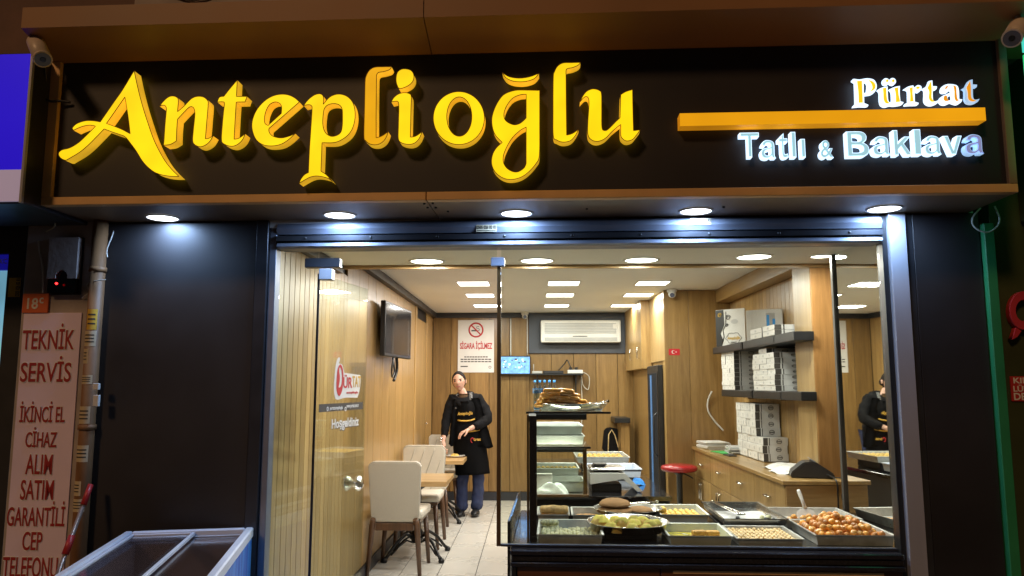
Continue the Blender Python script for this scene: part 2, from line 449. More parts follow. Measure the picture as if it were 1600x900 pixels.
def outline_bm(loops, extrude=1.0, offset=0.0):
    cu = bpy.data.curves.new('o', 'CURVE'); cu.dimensions = '2D'; cu.fill_mode = 'BOTH'; cu.extrude = extrude / 2; cu.offset = offset
    for L in loops:
        sp = cu.splines.new('POLY'); sp.points.add(len(L) - 1); sp.use_cyclic_u = True
        for p, q in zip(sp.points, L): p.co = (q[0], q[1], 0, 1)
    ob = bpy.data.objects.new('o', cu); C.objects.link(ob)
    me = bpy.data.meshes.new_from_object(ob)
    bm = bmesh.new(); bm.from_mesh(me)
    bpy.data.objects.remove(ob); bpy.data.curves.remove(cu); bpy.data.meshes.remove(me)
    return bm
def smooth_loop(pts, sub=5):
    n = len(pts); out = []
    for i in range(n):
        p1 = pts[i]; p2 = pts[(i + 1) % n]
        p0 = pts[i - 1] if len(p1) < 3 else p1
        p3 = pts[(i + 2) % n] if len(p2) < 3 else p2
        for k in range(sub):
            t = k / sub
            out.append(tuple(0.5 * (2 * p1[a] + (p2[a] - p0[a]) * t + (2 * p0[a] - 5 * p1[a] + 4 * p2[a] - p3[a]) * t * t + (3 * p1[a] - p0[a] - 3 * p2[a] + p3[a]) * t ** 3) for a in (0, 1)))
    return out
def split_face_side(bm):
    """front cap (towards -Y) into one bmesh, everything else into another"""
    bm.normal_update()
    f2 = bm.copy(); f2.normal_update()
    bmesh.ops.delete(bm, geom=[f for f in bm.faces if not f.normal.y < -0.7], context='FACES')
    bmesh.ops.delete(f2, geom=[f for f in f2.faces if f.normal.y < -0.7], context='FACES')
    return bm, f2
def area(name, parent_m, size, power, col, rect=False, spread=None):
    ld = bpy.data.lights.new(name, 'AREA'); ld.shape = 'SQUARE' if rect else 'DISK'; ld.size = size; ld.energy = power; ld.color = col
    if spread: ld.spread = spread
    o = bpy.data.objects.new(name, ld); C.objects.link(o); o.matrix_world = parent_m
    return o

# ================================================================== SETTING
STREET = -0.15
bm = NB(); box(bm, (-30, -40, STREET - 0.3), (30, 3.75, STREET)); obj('pavement', bm, 'pavement', kind='structure')

# ---- room shell
XL, XR, YB, ZC = -1.29, 1.974, 10.05, 2.40
bm = NB(); box(bm, (XL, 3.88, -0.12), (2.1, YB, -0.006))
floor = obj('floor', bm, 'grout', kind='structure')
tw, tl = 0.2945, 0.586
bm = NB(); box(bm, (0, 0, 0), (tw - 0.006, tl - 0.0012, 0.0055), 0.0008)
tile_me = mesh_of('tile', bm, 'tile')
fl0 = TM[floor].to_translation()
x = -0.733 - 2 * tw
while x < 2.05:
    y = 6.645 - 5 * tl
    while y < YB - 0.05:
        x0 = max(x, XL + 0.002)
        if y + tl > 3.9:
            o = inst(tile_me, 'tile', Matrix.Translation(Vector((x0 + 0.003, max(y, 3.885), -0.0055)) - fl0) @ Matrix.Diagonal(((min(x + tw, 2.09) - x0) / tw, (min(y + tl, YB - .005) - max(y, 3.885)) / tl, 1, 1)), parent=floor)
        y += tl
    x += tw
bm = NB(); box(bm, (XL - .1, 5.05, ZC), (2.2, YB + .1, ZC + 0.08)); obj('ceiling', bm, 'ceiling', kind='structure')
bm = NB(); box(bm, (XL - .1, 3.80, 2.25), (2.2, 5.03, 2.33)); obj('ceiling_front', bm, 'ceiling', kind='structure')
bm = NB(); box(bm, (XL, 5.031, 2.225), (1.995, 5.05, 2.3995)); obj('ceiling_beam', bm, 'oak_x', kind='structure')

def boards(parent, cuts, fixed, axis, z0, z1, thick, mname, gap=0.004):
    p0 = TM[parent].to_translation()
    for a, b in zip(cuts[:-1], cuts[1:]):
        bm = NB()
        if axis == 'Y': box(bm, (fixed, a + gap / 2, z0), (fixed + thick, b - gap / 2, z1), 0.0025)
        else: box(bm, (a + gap / 2, fixed, z0), (b - gap / 2, fixed + thick, z1), 0.0025)
        obj('board', bm, mname, parent)
bm = NB(); box(bm, (XL - 0.12, 3.86, -0.1), (XL - 0.022, YB + .1, 2.5)); wl = obj('wall_left', bm, 'black', kind='structure')
cuts = [3.865 + 0.092 * i for i in range(13)]
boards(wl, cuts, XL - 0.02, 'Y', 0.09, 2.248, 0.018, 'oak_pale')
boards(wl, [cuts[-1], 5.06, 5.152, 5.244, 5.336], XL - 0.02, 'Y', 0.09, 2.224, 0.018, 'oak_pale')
cuts = [5.336]
cuts = [cuts[-1], 5.72, 6.02, 6.35, 6.68, 7.02, 7.36, 7.72, 8.1, 8.5]
boards(wl, cuts, XL - 0.02, 'Y', 0.09, 2.40, 0.018, 'oak')
# flush door at the far end of the left wall
boards(wl, [8.5, 8.62], XL - 0.02, 'Y', 0.09, 2.36, 0.028, 'oak')
boards(wl, [8.62, 9.5], XL - 0.02, 'Y', 0.02, 2.22, 0.012, 'oak')
boards(wl, [9.5, YB], XL - 0.02, 'Y', 0.09, 2.36, 0.018, 'oak')
bm = NB(); box(bm, (XL, 3.9, 0), (XL + 0.012, 8.61, 0.088)); obj('skirting', bm, 'charcoal', wl)
bm = NB(); box(bm, (XL, 5.052, 2.335), (XL + 0.05, YB - 0.05, 2.398)); obj('cornice', bm, 'charcoal', wl)
bm = NB(); box(bm, (XL, 3.87, 2.195), (XL + 0.04, 5.03, 2.249)); obj('cornice', bm, 'charcoal', wl)
bm = NB(); tube(bm, [(XL + 0.0, 9.40, 1.0), (XL + 0.03, 9.40, 1.0), (XL + 0.03, 9.40, 1.0), (XL + 0.03, 9.30, 1.0)], 0.008); obj('door_handle', bm, 'chrome', wl)

bm = NB(); box(bm, (XL - .1, YB + 0.022, -0.1), (2.2, YB + .15, 2.5)); wb = obj('wall_back', bm, 'black', kind='structure')
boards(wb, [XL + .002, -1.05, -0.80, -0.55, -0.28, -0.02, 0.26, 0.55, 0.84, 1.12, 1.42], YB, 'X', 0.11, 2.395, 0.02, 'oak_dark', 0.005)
bm = NB(); box(bm, (XL, YB - 0.012, 0), (1.32, YB, 0.105)); obj('skirting', bm, 'charcoal', wb)
bm = NB(); box(bm, (XL + 0.05, YB - 0.05, 2.335), (-0.035, YB, 2.398)); obj('cornice', bm, 'charcoal', wb)
# grey recess board that carries the air conditioner
a = PY(826, 487, YB - .03); b = PY(990, 552, YB - .03)
bm = NB(); box(bm, (a.x, YB - 0.03, b.z), (1.335, YB - 0.001, 2.398), 0.004); obj('recess_board', bm, 'slate', wb)

# right plank wall, pillar, beam
bm = NB(); box(bm, (XR + 0.022, 3.86, -0.1), (XR + 0.15, 7.8, 2.5)); wr = obj('wall_right', bm, 'black', kind='structure')
boards(wr, [5.40 + 0.0972 * i for i in range(24)], XR, 'Y', 0.0, 2.268, 0.02, 'oak')
bm = NB(); box(bm, (1.838, 5.055, 0.0), (XR + 0.02, 5.395, 2.398), 0.003); obj('pillar', bm, 'oak_red', wr)
bm = NB(); box(bm, (1.834, 5.06, 0.872), (1.8375, 5.39, 2.398)); obj('pillar_facing', bm, 'oak_pale', wr)
bm = NB(); box(bm, (1.835, 5.398, 2.27), (XR + .02, 7.63, 2.397)); obj('beam', bm, 'oak_y', wr)
# partition block at the back right
xp, yp = 1.318, 7.633
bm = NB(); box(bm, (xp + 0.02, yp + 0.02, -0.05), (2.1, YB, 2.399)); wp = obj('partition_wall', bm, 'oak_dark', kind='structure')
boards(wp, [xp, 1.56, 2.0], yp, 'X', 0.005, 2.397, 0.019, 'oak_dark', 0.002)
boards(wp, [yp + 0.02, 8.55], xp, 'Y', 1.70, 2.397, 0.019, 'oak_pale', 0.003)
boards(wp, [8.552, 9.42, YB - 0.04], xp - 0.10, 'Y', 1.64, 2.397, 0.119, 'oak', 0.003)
boards(wp, [yp + 0.02, 7.76], xp, 'Y', 0.005, 1.695, 0.019, 'oak', 0.003)
boards(wp, [8.50, 8.62], xp - .03, 'Y', 0.005, 1.638, 0.049, 'oak_pale', 0.003)
boards(wp, [8.64, YB - .03], xp, 'Y', 0.005, 1.638, 0.019, 'oak_dark', 0.003)
for (yy, zz) in ((8.72, 1.76), (9.35, 1.76)):
    bm = NB(); tube(bm, [(xp - .10, yy, zz), (xp - .125, yy, zz), (xp - .125, yy, zz + .12), (xp - .10, yy, zz + .12)], 0.006); obj('handle', bm, 'chrome', wp)

# ================================================================== SHOP FRONT
ZS = 2.287
# upper wall of the building above the sign
bm = NB(); box(bm, (-6, -0.25, 3.02), (6, 0.3, 7.5)); 
bw = obj('building_wall', bm, 'wall_far', F=True, label='brown rendered building wall above the shop sign, in the dark', cat='wall')
# sign board
SB = FW(62, 318, -0.42); u0 = FW(62, 318, -.425).x; u1 = FW(1592, 302, -.425).x; zt = 2.985
sign = thing('shop_sign', 'long black shop fascia with glowing yellow Anteplioğlu lettering over the window', 'sign', (0, -0.4, ZS), F=True)
bm = NB(); box(bm, (u0 + 0.05, -0.405, ZS + 0.04), (u1 - 0.035, -0.385, zt)); obj('panel', bm, 'sign_black', sign, F=True)
useam = FZ(668, 316, ZS).x
for a, b in ((u0, useam - 0.002), (useam + 0.002, u1)):
    bm = NB(); box(bm, (a, -0.425, ZS), (b, -0.38, ZS + 0.038), 0.002); obj('bottom_trim', bm, 'gold_trim', sign, F=True)
bm = NB(); box(bm, (u0, -0.425, ZS + 0.039), (u0 + 0.05, -0.38, zt), 0.002); obj('side_trim', bm, 'gold_trim', sign, F=True)
bm = NB(); box(bm, (u1 - 0.035, -0.425, ZS + 0.039), (u1, -0.38, zt), 0.002); obj('side_trim', bm, 'clad_brown', sign, F=True)
for a, b in ((u0 + .001, useam - 0.002), (useam + 0.002, u1 - .001)):
    bm = NB(); box(bm, (a, -0.379, ZS + .001), (b, 0.0, ZS + 0.02), 0.001); obj('soffit_panel', bm, 'clad_brown', sign, F=True)
bm = NB(); box(bm, (u0, -0.379, ZS + 0.021), (u0 + 0.02, -0.02, zt)); obj('end_panel', bm, 'clad_brown', sign, F=True)
bm = NB(); box(bm, (u1 - .02, -0.379, ZS + 0.021), (u1, -0.02, zt)); obj('end_panel', bm, 'clad_brown', sign, F=True)
bm = NB(); box(bm, (u0 + .02, -0.384, ZS + 0.021), (u1 - .02, 0.0, zt)); obj('box_body', bm, 'black', sign, F=True)
us2 = FW(663, 30, -.62).x
uv0 = FW(34, 30, -.64).x; zv1 = FW(60, 11, -.64).z; zv0 = FW(60, 43, -.64).z
for a, b in ((uv0, us2 - .002), (us2 + .002, 2.42)):
    bm = NB(); prism(bm, [(-0.64, zv0), (-0.64, zv1), (-0.2, zv1 + .015), (-0.2, zt + 0.001), (-0.42, zt + .001)], a, b, 'X')
    obj('visor', bm, 'visor_brown', sign, F=True)
for (px, py) in ((663, 318), (676, 317), (668, 324), (681, 324), (917, 326), (1131, 323), (700, 330)):
    p = FZ(px, py, ZS); bm = NB(); lathe(bm, [(0.006, -.004), (0.006, 0.0015)], (p.x, p.y, ZS), 8); obj('screw', bm, 'black', sign, F=True)

# ---- traced letters, photo pixels
c = 1
def Lp(o, s, pts): return [(o[0] + p[0] / s, o[1] + p[1] / s) + tuple(p[2:]) for p in pts]
S1, O1 = 4.5, (80, 100)
S2, O2 = 6.43, (240, 110)
S3, O3 = 5.295, (380, 130)
S4, O4 = 5.623, (550, 90)
S5, O5 = 4.285, (660, 90)
S6, O6 = 5.294, (840, 80)
TG = {'T': [[(0,1,c),(1,1,c),(1,.83,c),(.61,.83,c),(.61,0,c),(.39,0,c),(.39,.83,c),(0,.83,c)]],
 'l': [[(0,1,c),(1,1,c),(1,0,c),(0,0,c)]],
 't': [[(.58,1,c),(.58,.79,c),(.95,.79,c),(.95,.64,c),(.58,.64,c),(.58,.25),(.62,.16),(.74,.15),(.94,.18,c),(1,.03,c),(.75,0),(.5,0),(.33,.08),(.28,.25),(.28,.64,c),(0,.64,c),(0,.79,c),(.28,.79,c),(.28,.90,c)]],
 'a': [[(.05,.70,c),(.15,.90),(.35,1),(.6,1),(.82,.92),(.91,.75),(.91,.25),(.94,.10),(1,.02,c),(.74,.02,c),(.69,.11,c),(.5,.01),(.28,0),(.08,.08),(0,.28),(.06,.47),(.25,.56),(.5,.60),(.65,.65,c),(.64,.78),(.52,.83),(.38,.80),(.30,.68,c)], [(.65,.50,c),(.48,.46),(.32,.40),(.27,.28),(.35,.18),(.48,.17),(.61,.24),(.65,.36)]],
 'B': [[(0,1,c),(.55,1),(.78,.95),(.9,.82),(.88,.65),(.75,.54,c),(.92,.45),(1,.28),(.93,.10),(.75,.01),(.55,0),(0,0,c)], [(.25,.84,c),(.5,.84),(.63,.78),(.63,.66),(.5,.60),(.25,.60,c)], [(.25,.44,c),(.52,.44),(.70,.38),(.70,.23),(.52,.16),(.25,.16,c)]],
 'k': [[(0,1,c),(.26,1,c),(.26,.50,c),(.62,.74,c),(.96,.74,c),(.58,.46,c),(1,0,c),(.68,0,c),(.40,.33,c),(.26,.22,c),(.26,0,c),(0,0,c)]],
 'v': [[(0,1,c),(.27,1,c),(.5,.32,c),(.73,1,c),(1,1,c),(.63,0,c),(.37,0,c)]]}
TG['ı'] = TG['l']
def ell(cx, cy, rx, ry, n=14): return [(cx + rx * math.cos(2 * math.pi * k / n), cy + ry * math.sin(2 * math.pi * k / n)) for k in range(n)]
GL = [
 ('A', 0, [Lp(O1, S1, [(583,48,c),(605,150),(635,270),(675,400),(725,540),(790,665),(845,738),(898,790,c),(850,790),(790,782),(730,762),(680,725),(640,680),(600,615),(560,560),(520,512),(480,495),(430,478),(372,456,c),(320,510),(260,570),(200,620),(125,665),(100,676),(66,660),(52,630),(75,605),(130,590),(190,555),(245,505),(312,437,c),(270,430),(215,440),(155,466,c),(148,450,c),(180,420),(240,400),(300,400),(345,408,c),(440,270),(500,185)]),
          Lp(O1, S1, [(518,232,c),(450,330),(388,418,c),(440,437),(500,462),(556,492,c),(540,360)])]),
 ('n', 0, [Lp(O2, S2, [(60,360,c),(100,310),(150,268),(195,258),(235,272),(248,300),(243,380),(240,415,c),(300,365),(380,285),(440,262),(500,268),(540,300),(548,340),(535,500),(520,687,c),(555,682),(597,658,c),(560,718),(510,755),(460,766),(410,742),(393,700),(400,600),(415,450),(410,395),(392,368),(360,368),(310,415),(240,490,c),(232,600),(228,708,c),(170,742),(100,752,c),(105,700),(115,550),(128,410),(128,375),(112,352),(85,350)])]),
 ('t', 0, [Lp(O2, S2, [(840,98,c),(836,180),(832,262,c),(938,262,c),(918,316,c),(830,318,c),(820,480),(808,692,c),(860,680),(920,638,c),(890,700),(840,745),(780,762),(710,740),(683,700),(690,560),(705,400),(712,330),(695,315),(640,318,c),(660,272),(690,262),(705,262,c),(770,180)])]),
 ('e', 0, [Lp(O3, S3, [(464,155,c),(430,125),(380,100),(320,92),(250,105),(180,145),(120,210),(85,280),(72,350),(85,420),(115,475),(170,510),(240,518),(310,505),(370,470),(430,416,c),(390,435),(330,452),(280,450),(235,432),(213,400),(213,374,c)]),
          Lp(O3, S3, [(206,350,c),(182,335),(175,300),(185,240),(215,180),(260,155),(300,165),(318,195),(316,250,c)])]),
 ('p', 0, [Lp(O3, S3, [(500,185,c),(540,135),(590,98),(635,88),(660,105),(665,140),(662,175,c),(710,120),(760,95),(810,92),(860,110),(900,150),(922,210),(925,290),(905,370),(865,430),(800,475),(740,492),(652,492,c),(648,600),(643,728,c),(690,760),(738,814,c),(700,786),(620,768),(560,775),(500,805),(462,828,c),(480,790),(510,755),(540,740,c),(548,560),(562,350),(570,215),(565,187),(540,177)]),
          Lp(O3, S3, [(662,260),(658,330),(668,385),(690,420),(730,440),(775,432),(808,405),(820,350),(822,270),(818,212),(795,180),(750,168),(700,180),(672,210)])]),
 ('l', 1, [Lp(O4, S4, [(200,85),(270,81),(347,80,c),(330,105),(280,122),(235,130),(218,150),(215,200),(212,450),(212,705,c),(260,690),(318,652,c),(300,700),(270,740),(220,765),(160,760),(120,730),(105,690),(110,450),(115,220),(125,160),(155,110)])]),
 ('i', 0, [Lp(O4, S4, [(345,390,c),(370,350),(410,320),(460,308),(505,318),(520,345),(518,450),(512,700,c),(560,690),(615,653,c),(590,710),(550,750),(500,762),(440,750),(408,715),(408,600),(412,450),(408,395),(390,382)]),
          Lp(O4, S4, [(390,165),(400,130),(430,105),(470,100),(515,112),(540,145),(540,190),(515,230),(460,262),(415,270),(395,235),(388,200)])]),
 ('o', 0, [ell(660 + 244 / S5, 90 + 405 / S5, 171 / S5, 177 / S5), ell(660 + 247 / S5, 90 + 395 / S5, 84 / S5, 132 / S5)]),
 ('g', 0, [Lp(O5, S5, [(620,220),(700,218),(785,220,c),(785,440),(783,650),(760,710),(700,775),(640,808),(575,815),(520,795),(480,755),(463,705),(470,650),(495,605),(535,568,c),(490,520),(470,470),(465,410),(480,350),(510,290),(550,245)]),
          Lp(O5, S5, [(695,245,c),(650,250),(600,275),(560,330),(545,385),(560,425),(610,450),(655,440),(695,405,c)]),
          Lp(O5, S5, [(695,465,c),(650,490),(595,545),(550,630),(540,690),(560,735),(600,762),(640,765),(680,740),(695,710,c)]),
          Lp(O5, S5, [(535,100,c),(580,128),(650,138),(720,128),(780,105,c),(750,140),(700,158),(650,162),(600,155),(560,135)])]),
 ('l', 0, [Lp(O6, S6, [(210,98),(280,95),(355,93,c),(335,115),(290,135),(245,145),(235,165),(235,210),(237,450),(240,695,c),(290,680),(340,645,c),(310,700),(270,740),(210,752),(160,735),(130,700),(128,500),(130,220),(140,170),(165,125)])]),
 ('u', 0, [Lp(O6, S6, [(350,420,c),(375,370),(410,330),(460,312),(510,325),(528,355),(530,480),(532,630),(555,657),(585,645),(640,590),(682,550,c),(685,450),(688,360,c),(730,335),(785,318,c),(788,480),(793,658,c),(850,650,c),(820,690),(785,730),(735,742),(700,720),(688,690),(688,605,c),(620,660),(560,720),(500,745),(450,735),(418,695),(415,600),(425,450),(422,395),(408,377),(385,382)])]),
]
WL = -0.475                       # front of the big letters
def letter_from(loops, wf, thick, face_m, side_m, par, name='letter', edge=0):
    L = [[(FW(q[0], q[1], wf).x, FW(q[0], q[1], wf).z) for q in (smooth_loop(l) if len(l[0]) < 3 or True else l)] for l in loops]
    bm = outline_bm(L, 1.0)
    zs = [v.co.z for v in bm.verts]; hi = max(zs); lo = min(zs)
    for v in bm.verts:
        q = v.co.copy(); v.co = Vector((q.x, wf + (hi - q.z) / (hi - lo) * thick, q.y))
    bmesh.ops.recalc_face_normals(bm, faces=bm.faces[:])
    fb, sb = split_face_side(bm)
    s = obj(name, sb, side_m, par, F=True)
    if edge:
        for l in L:
            eb = NB(); tube(eb, [(q[0], wf + .0004, q[1]) for q in l + [l[0]]], edge, 5, cap=False); obj('edge_trim', eb, 'letter_edge', s, F=True)
    return s, obj('face', fb, face_m, s, F=True)
for ch, dim, loops in GL:
    letter_from(loops, WL, 0.06, 'letter_face_dim' if dim else 'letter_face', 'letter_side', sign, edge=.0018)
# bar between the two right-hand lines
a = FW(1062, 177, -0.47); b = FW(1541, 190, -0.47); a2 = FW(1062, 194, -.47); b2 = FW(1541, 168, -.47)
bm = NB(); box(bm, (a.x, -0.47, (a2.z + b.z) / 2 - .002), (b.x, -0.406, (a.z + b2.z) / 2))
fb, sb = split_face_side(bm)
s = obj('bar', sb, 'bar_under', sign, F=True); obj('face', fb, 'bar_face', s, F=True)
# 'Pürtat': white backing letters with an inset coloured stroke, traced
SP, OP = 6.957, (1320, 110)
PU = [
 ('yellow_face', [[(75,112,c),(95,92),(160,98),(240,85),(310,98),(340,135),(348,180),(330,230),(285,262),(210,272,c),(212,355,c),(256,372,c),(245,392),(160,392),(85,400,c),(95,380),(115,360,c),(112,240),(108,135,c)], [(207,120,c),(207,245,c),(235,235),(245,185),(240,140)]],
   [[(133,115,c),(186,112,c),(192,240),(196,350,c),(152,352,c),(148,240)], [(258,105,c),(300,118),(330,150),(332,190),(310,215),(275,232,c),(300,190),(290,145)]]),
 ('yellow_face', [[(355,212,c),(400,188),(466,172,c),(470,300),(480,345,c),(515,340,c),(510,240),(485,205,c),(540,180),(600,168,c),(598,250),(605,335,c),(640,345,c),(620,372),(540,385),(495,382),(440,396),(395,375),(380,320),(378,240)], ell(448, 122, 37, 38), ell(520, 120, 37, 38)],
   [[(415,192,c),(450,188,c),(456,290),(470,340),(495,356,c),(450,356),(425,320),(420,250)], [(540,192,c),(580,184,c),(585,260),(602,340,c),(556,345,c),(555,260)], ell(462, 112, 14, 15, 10), ell(527, 112, 14, 15, 10)]),
 ('yellow_face', [[(640,205,c),(690,175),(745,162,c),(755,190,c),(790,160),(830,170),(832,205),(800,238),(760,220,c),(762,340,c),(804,352,c),(790,375),(720,378),(648,382,c),(660,360),(690,350,c),(688,240),(680,215)]],
   [[(705,190,c),(738,182,c),(738,260),(748,335,c),(710,338,c),(712,260)], ell(795, 188, 20, 13, 10)]),
 ('yellow_face', [[(840,200,c),(890,170),(915,115,c),(952,108,c),(955,170,c),(1002,172,c),(995,205),(955,215,c),(960,320),(985,335),(1025,318,c),(1010,355),(950,380),(900,372),(868,335),(868,260),(865,215)]],
   [[(930,125,c),(940,130,c),(945,220),(945,300),(975,338,c),(940,338),(915,300),(918,230),(900,190,c)]]),
 ('orange_face', [[(1045,225),(1060,175),(1110,150),(1170,150),(1220,165),(1240,210),(1245,310,c),(1280,315,c),(1260,350),(1220,370),(1180,360),(1150,350,c),(1100,372),(1050,365),(1030,325),(1050,285),(1110,255),(1160,235,c),(1150,215),(1110,240),(1065,245)], [(1160,265,c),(1125,285),(1118,315),(1140,325),(1165,305)]],
   [[(1180,162,c),(1210,180),(1215,250),(1225,310),(1242,325,c),(1215,332),(1195,300),(1192,220)], [(1085,275),(1110,280),(1115,310),(1130,328),(1095,332),(1075,310)], [(1088,205,c),(1100,175),(1125,165,c),(1110,195)]]),
 ('orange_face', [[(1275,200,c),(1310,175),(1345,115),(1390,98,c),(1390,152,c),(1438,155,c),(1430,185),(1392,188,c),(1395,285),(1415,318),(1466,308,c),(1440,345),(1385,365),(1330,355),(1305,315),(1305,250),(1300,215)]],
   [[(1362,115,c),(1370,180),(1372,270),(1385,310),(1430,328,c),(1385,335),(1345,310),(1338,240),(1325,185,c)]]),
]
WP = -0.445
for i, (fm, back, inset) in enumerate(PU):
    s, f = letter_from([Lp(OP, SP, l) for l in back], WP, 0.014, 'white_side' if i < 5 else 'white_dim', 'white_side' if i < 5 else 'white_dim', sign)
    bm = outline_bm([[(FW(q[0], q[1], WP - .0035).x, FW(q[0], q[1], WP - .0035).z) for q in smooth_loop(Lp(OP, SP, l))] for l in inset], 1.0)
    for v in bm.verts:
        q = v.co.copy(); v.co = Vector((q.x, WP - .0012 - (0.5 + q.z) * 0.003, q.y))
    obj('inlay', bm, fm, s, F=True)
# 'Tatlı & Baklava': white returns with cyan faces (px boxes of the letters)
TB = [('T', 1152, 1187, 207, 250), ('a', 1184, 1213, 219, 252), ('t', 1212, 1232, 208, 251), ('l', 1232, 1244, 206, 250), ('ı', 1247, 1259, 217, 250), ('&', 1277, 1303, 219, 251),
      ('B', 1319, 1358, 205, 249), ('a', 1359, 1391, 213, 247), ('k', 1392, 1424, 203, 247), ('l', 1424, 1439, 202, 246), ('a', 1440, 1471, 212, 246), ('v', 1470, 1504, 212, 246), ('a', 1504, 1537, 210, 245)]
for i, (ch, xa, xb, ya, yb2) in enumerate(TB):
    p = FW(xa + 5, yb2 - 4, WP); q = FW(xb - 1.5, ya, WP)
    dim = i >= 12
    bold = 0.026 if ch != '&' else 0.012
    fm = 'lilac_face' if dim else 'cyan_face'; wm = 'white_dim' if dim else 'white_side'
    if ch in TG:
        Ls = [[(p.x + g[0] * (q.x - p.x), p.z + g[1] * (q.z - p.z)) for g in smooth_loop(l)] for l in TG[ch]]
        def solid(off, wf, th):
            b = outline_bm(Ls, 1.0, off); zs = [v.co.z for v in b.verts]; hi, lo = max(zs), min(zs)
            for v in b.verts:
                g = v.co.copy(); v.co = Vector((g.x, wf + (hi - g.z) / (hi - lo) * th, g.y))
            bmesh.ops.recalc_face_normals(b, faces=b.faces[:]); return b
        s = obj('letter', solid(0.0, WP, .036), wm, sign, F=True)
        obj('face', solid(-.0038, WP - .004, .0036), fm, s, F=True)
        continue
    back = text_bm(ch, 0.02, bold + .012); ref = back.copy()
    s = obj('letter', fit(back, p.x, q.x, p.z, q.z, WP, 0.036), wm, sign, F=True)
    face = fit(text_bm(ch, 0.02, bold - .012), p.x, q.x, p.z, q.z, WP - .004, 0.0035, ref); ref.free()
    obj('face', face, fm, s, F=True)

# ---- outside downlights
OUT = [(261, 343, 'above the dark left panel'), (531, 336, 'above the left of the doorway'), (807, 334, 'in the middle of the soffit'), (1087, 330, 'above the right of the display window'), (1378, 328, 'above the right door jamb')]
def lamp_round(name, loc, r, dm, F, label, group, power, col):
    t = thing(name, label, 'downlight', loc, 0, group, F)
    bm = NB(); lathe(bm, [(r * 0.86, -0.001), (r * 0.88, -0.006), (r, -0.004), (r * 1.02, 0.0)], n=32); obj('ring', bm, 'white_plastic', t, True)
    bm = NB(); lathe(bm, [(0, -0.002), (r * 0.87, -0.002)], n=32); obj('diffuser', bm, dm, t, True)
    l = area('lamp_light', TM[t] @ Matrix.Translation((0, 0, -0.009)), r * 1.7, power, col)
    l.parent = t; l.matrix_world = Matrix(); l.matrix_basis = Matrix.Translation((0, 0, -0.009))
    return t
for px, py, wh in OUT:
    p = FZ(px, py, ZS)
    lamp_round('downlight', (p.x, min(p.y, -.135), ZS + 0.0005), 0.083, 'diffuser_cool', True, 'bright cool round downlight in the soffit ' + wh, 'downlights under the sign', 6.5, (0.38, 0.60, 1.0))

# ---- roller shutter housing
ul, ur = -1.285, 1.705
sh = thing('roller_shutter', 'rolled up grey metal shutter housing over the shop window', 'shutter', (0, 0, 2.14), F=True)
bm = NB(); prism(bm, [(-0.005, ZS - .001), (-0.035, ZS - .02), (-0.045, ZS - .045), (-0.03, ZS - .072), (0.10, ZS - .075), (0.10, ZS - .001)], ul, ur, 'X'); obj('housing', bm, 'alu_blue', sh, F=True)
bm = NB(); prism(bm, [(-0.02, ZS - .076), (-0.05, ZS - .082), (-0.05, ZS - .108), (-0.02, ZS - .112), (0.09, ZS - .112), (0.09, ZS - .076)], ul + .002, ur - .002, 'X'); obj('slat', bm, 'alu_dark', sh, F=True)
bm = NB(); prism(bm, [(-0.015, ZS - .113), (-0.04, ZS - .118), (-0.044, ZS - .135), (-0.02, ZS - .142), (0.085, ZS - .142), (0.085, ZS - .113)], ul + .002, ur - .002, 'X'); obj('bottom_bar', bm, 'alu_blue', sh, F=True)
for k in range(9):
    uu = ul + .15 + k * 0.335; bm = NB(); lathe(bm, [(0, 0.004), (0.006, 0.003), (0.008, 0)], n=8); bm.transform(Matrix.Translation((uu, -0.05, ZS - .095)) @ Matrix.Rotation(R(90), 4, 'X')); obj('rivet', bm, 'black', sh, F=True)
def sticker(par, px0, px1, py0, py1, wv, txt, bgm='white_plastic', tm='print_black', sub=None, F=True):
    p = FW(px0, py1, wv); q = FW(px1, py0, wv)
    bm = NB(); box(bm, (p.x, wv, p.z), (q.x, wv + .001, q.z)); s = obj('sticker', bm, bgm, par, F=True)
    h = q.z - p.z
    if txt:
        bm = fit(text_bm(txt, .02, .03), p.x + .002, q.x - .002, p.z + h * .38, q.z - h * .1, wv - .0008, .0006); obj('lettering', bm, tm, s, F=True)
    if sub:
        bm = NB(); box(bm, (p.x + .003, wv - .0008, p.z + h * .12), (q.x - .003, wv - .0002, p.z + h * .24)); obj('print_line', bm, tm, s, F=True)
sticker(sh, 744, 776, 351, 362, -0.047, '0505 026 82 83', 'sticker', 'print_black', True)
sticker(sh, 1079, 1111, 341, 351, -0.047, '0505 026 82 83', 'sticker', 'print_black', True)

# ---- side jambs
def fbox(name, a, b, m, par=None, bev=0.002, **k):
    bm = NB(); box(bm, a, b, bev); return obj(name, bm, m, par, F=True, **k)
jl = thing('door_jamb', 'blue grey metal jamb at the left edge of the glass front', 'jamb', (-1.34, 0, STREET), F=True)
fbox('guide_rail', (-1.385, -0.05, STREET), (-1.325, 0.03, ZS - .002), 'alu_dark', jl)
fbox('channel', (-1.323, -0.03, STREET), (-1.288, 0.04, ZS - .002), 'alu_blue', jl)
jr = thing('door_jamb', 'bright silver metal jamb at the right edge of the display window', 'jamb', (1.76, 0, STREET), F=True)
fbox('channel', (1.708, -0.02, STREET), (1.732, 0.05, ZS - .002), 'black', jr)
fbox('guide_rail', (1.734, -0.05, STREET), (1.812, 0.03, ZS - .002), 'alu', jr)
fbox('edge_strip', (1.815, -0.03, STREET), (1.85, 0.03, ZS - .002), 'alu_dark', jr)
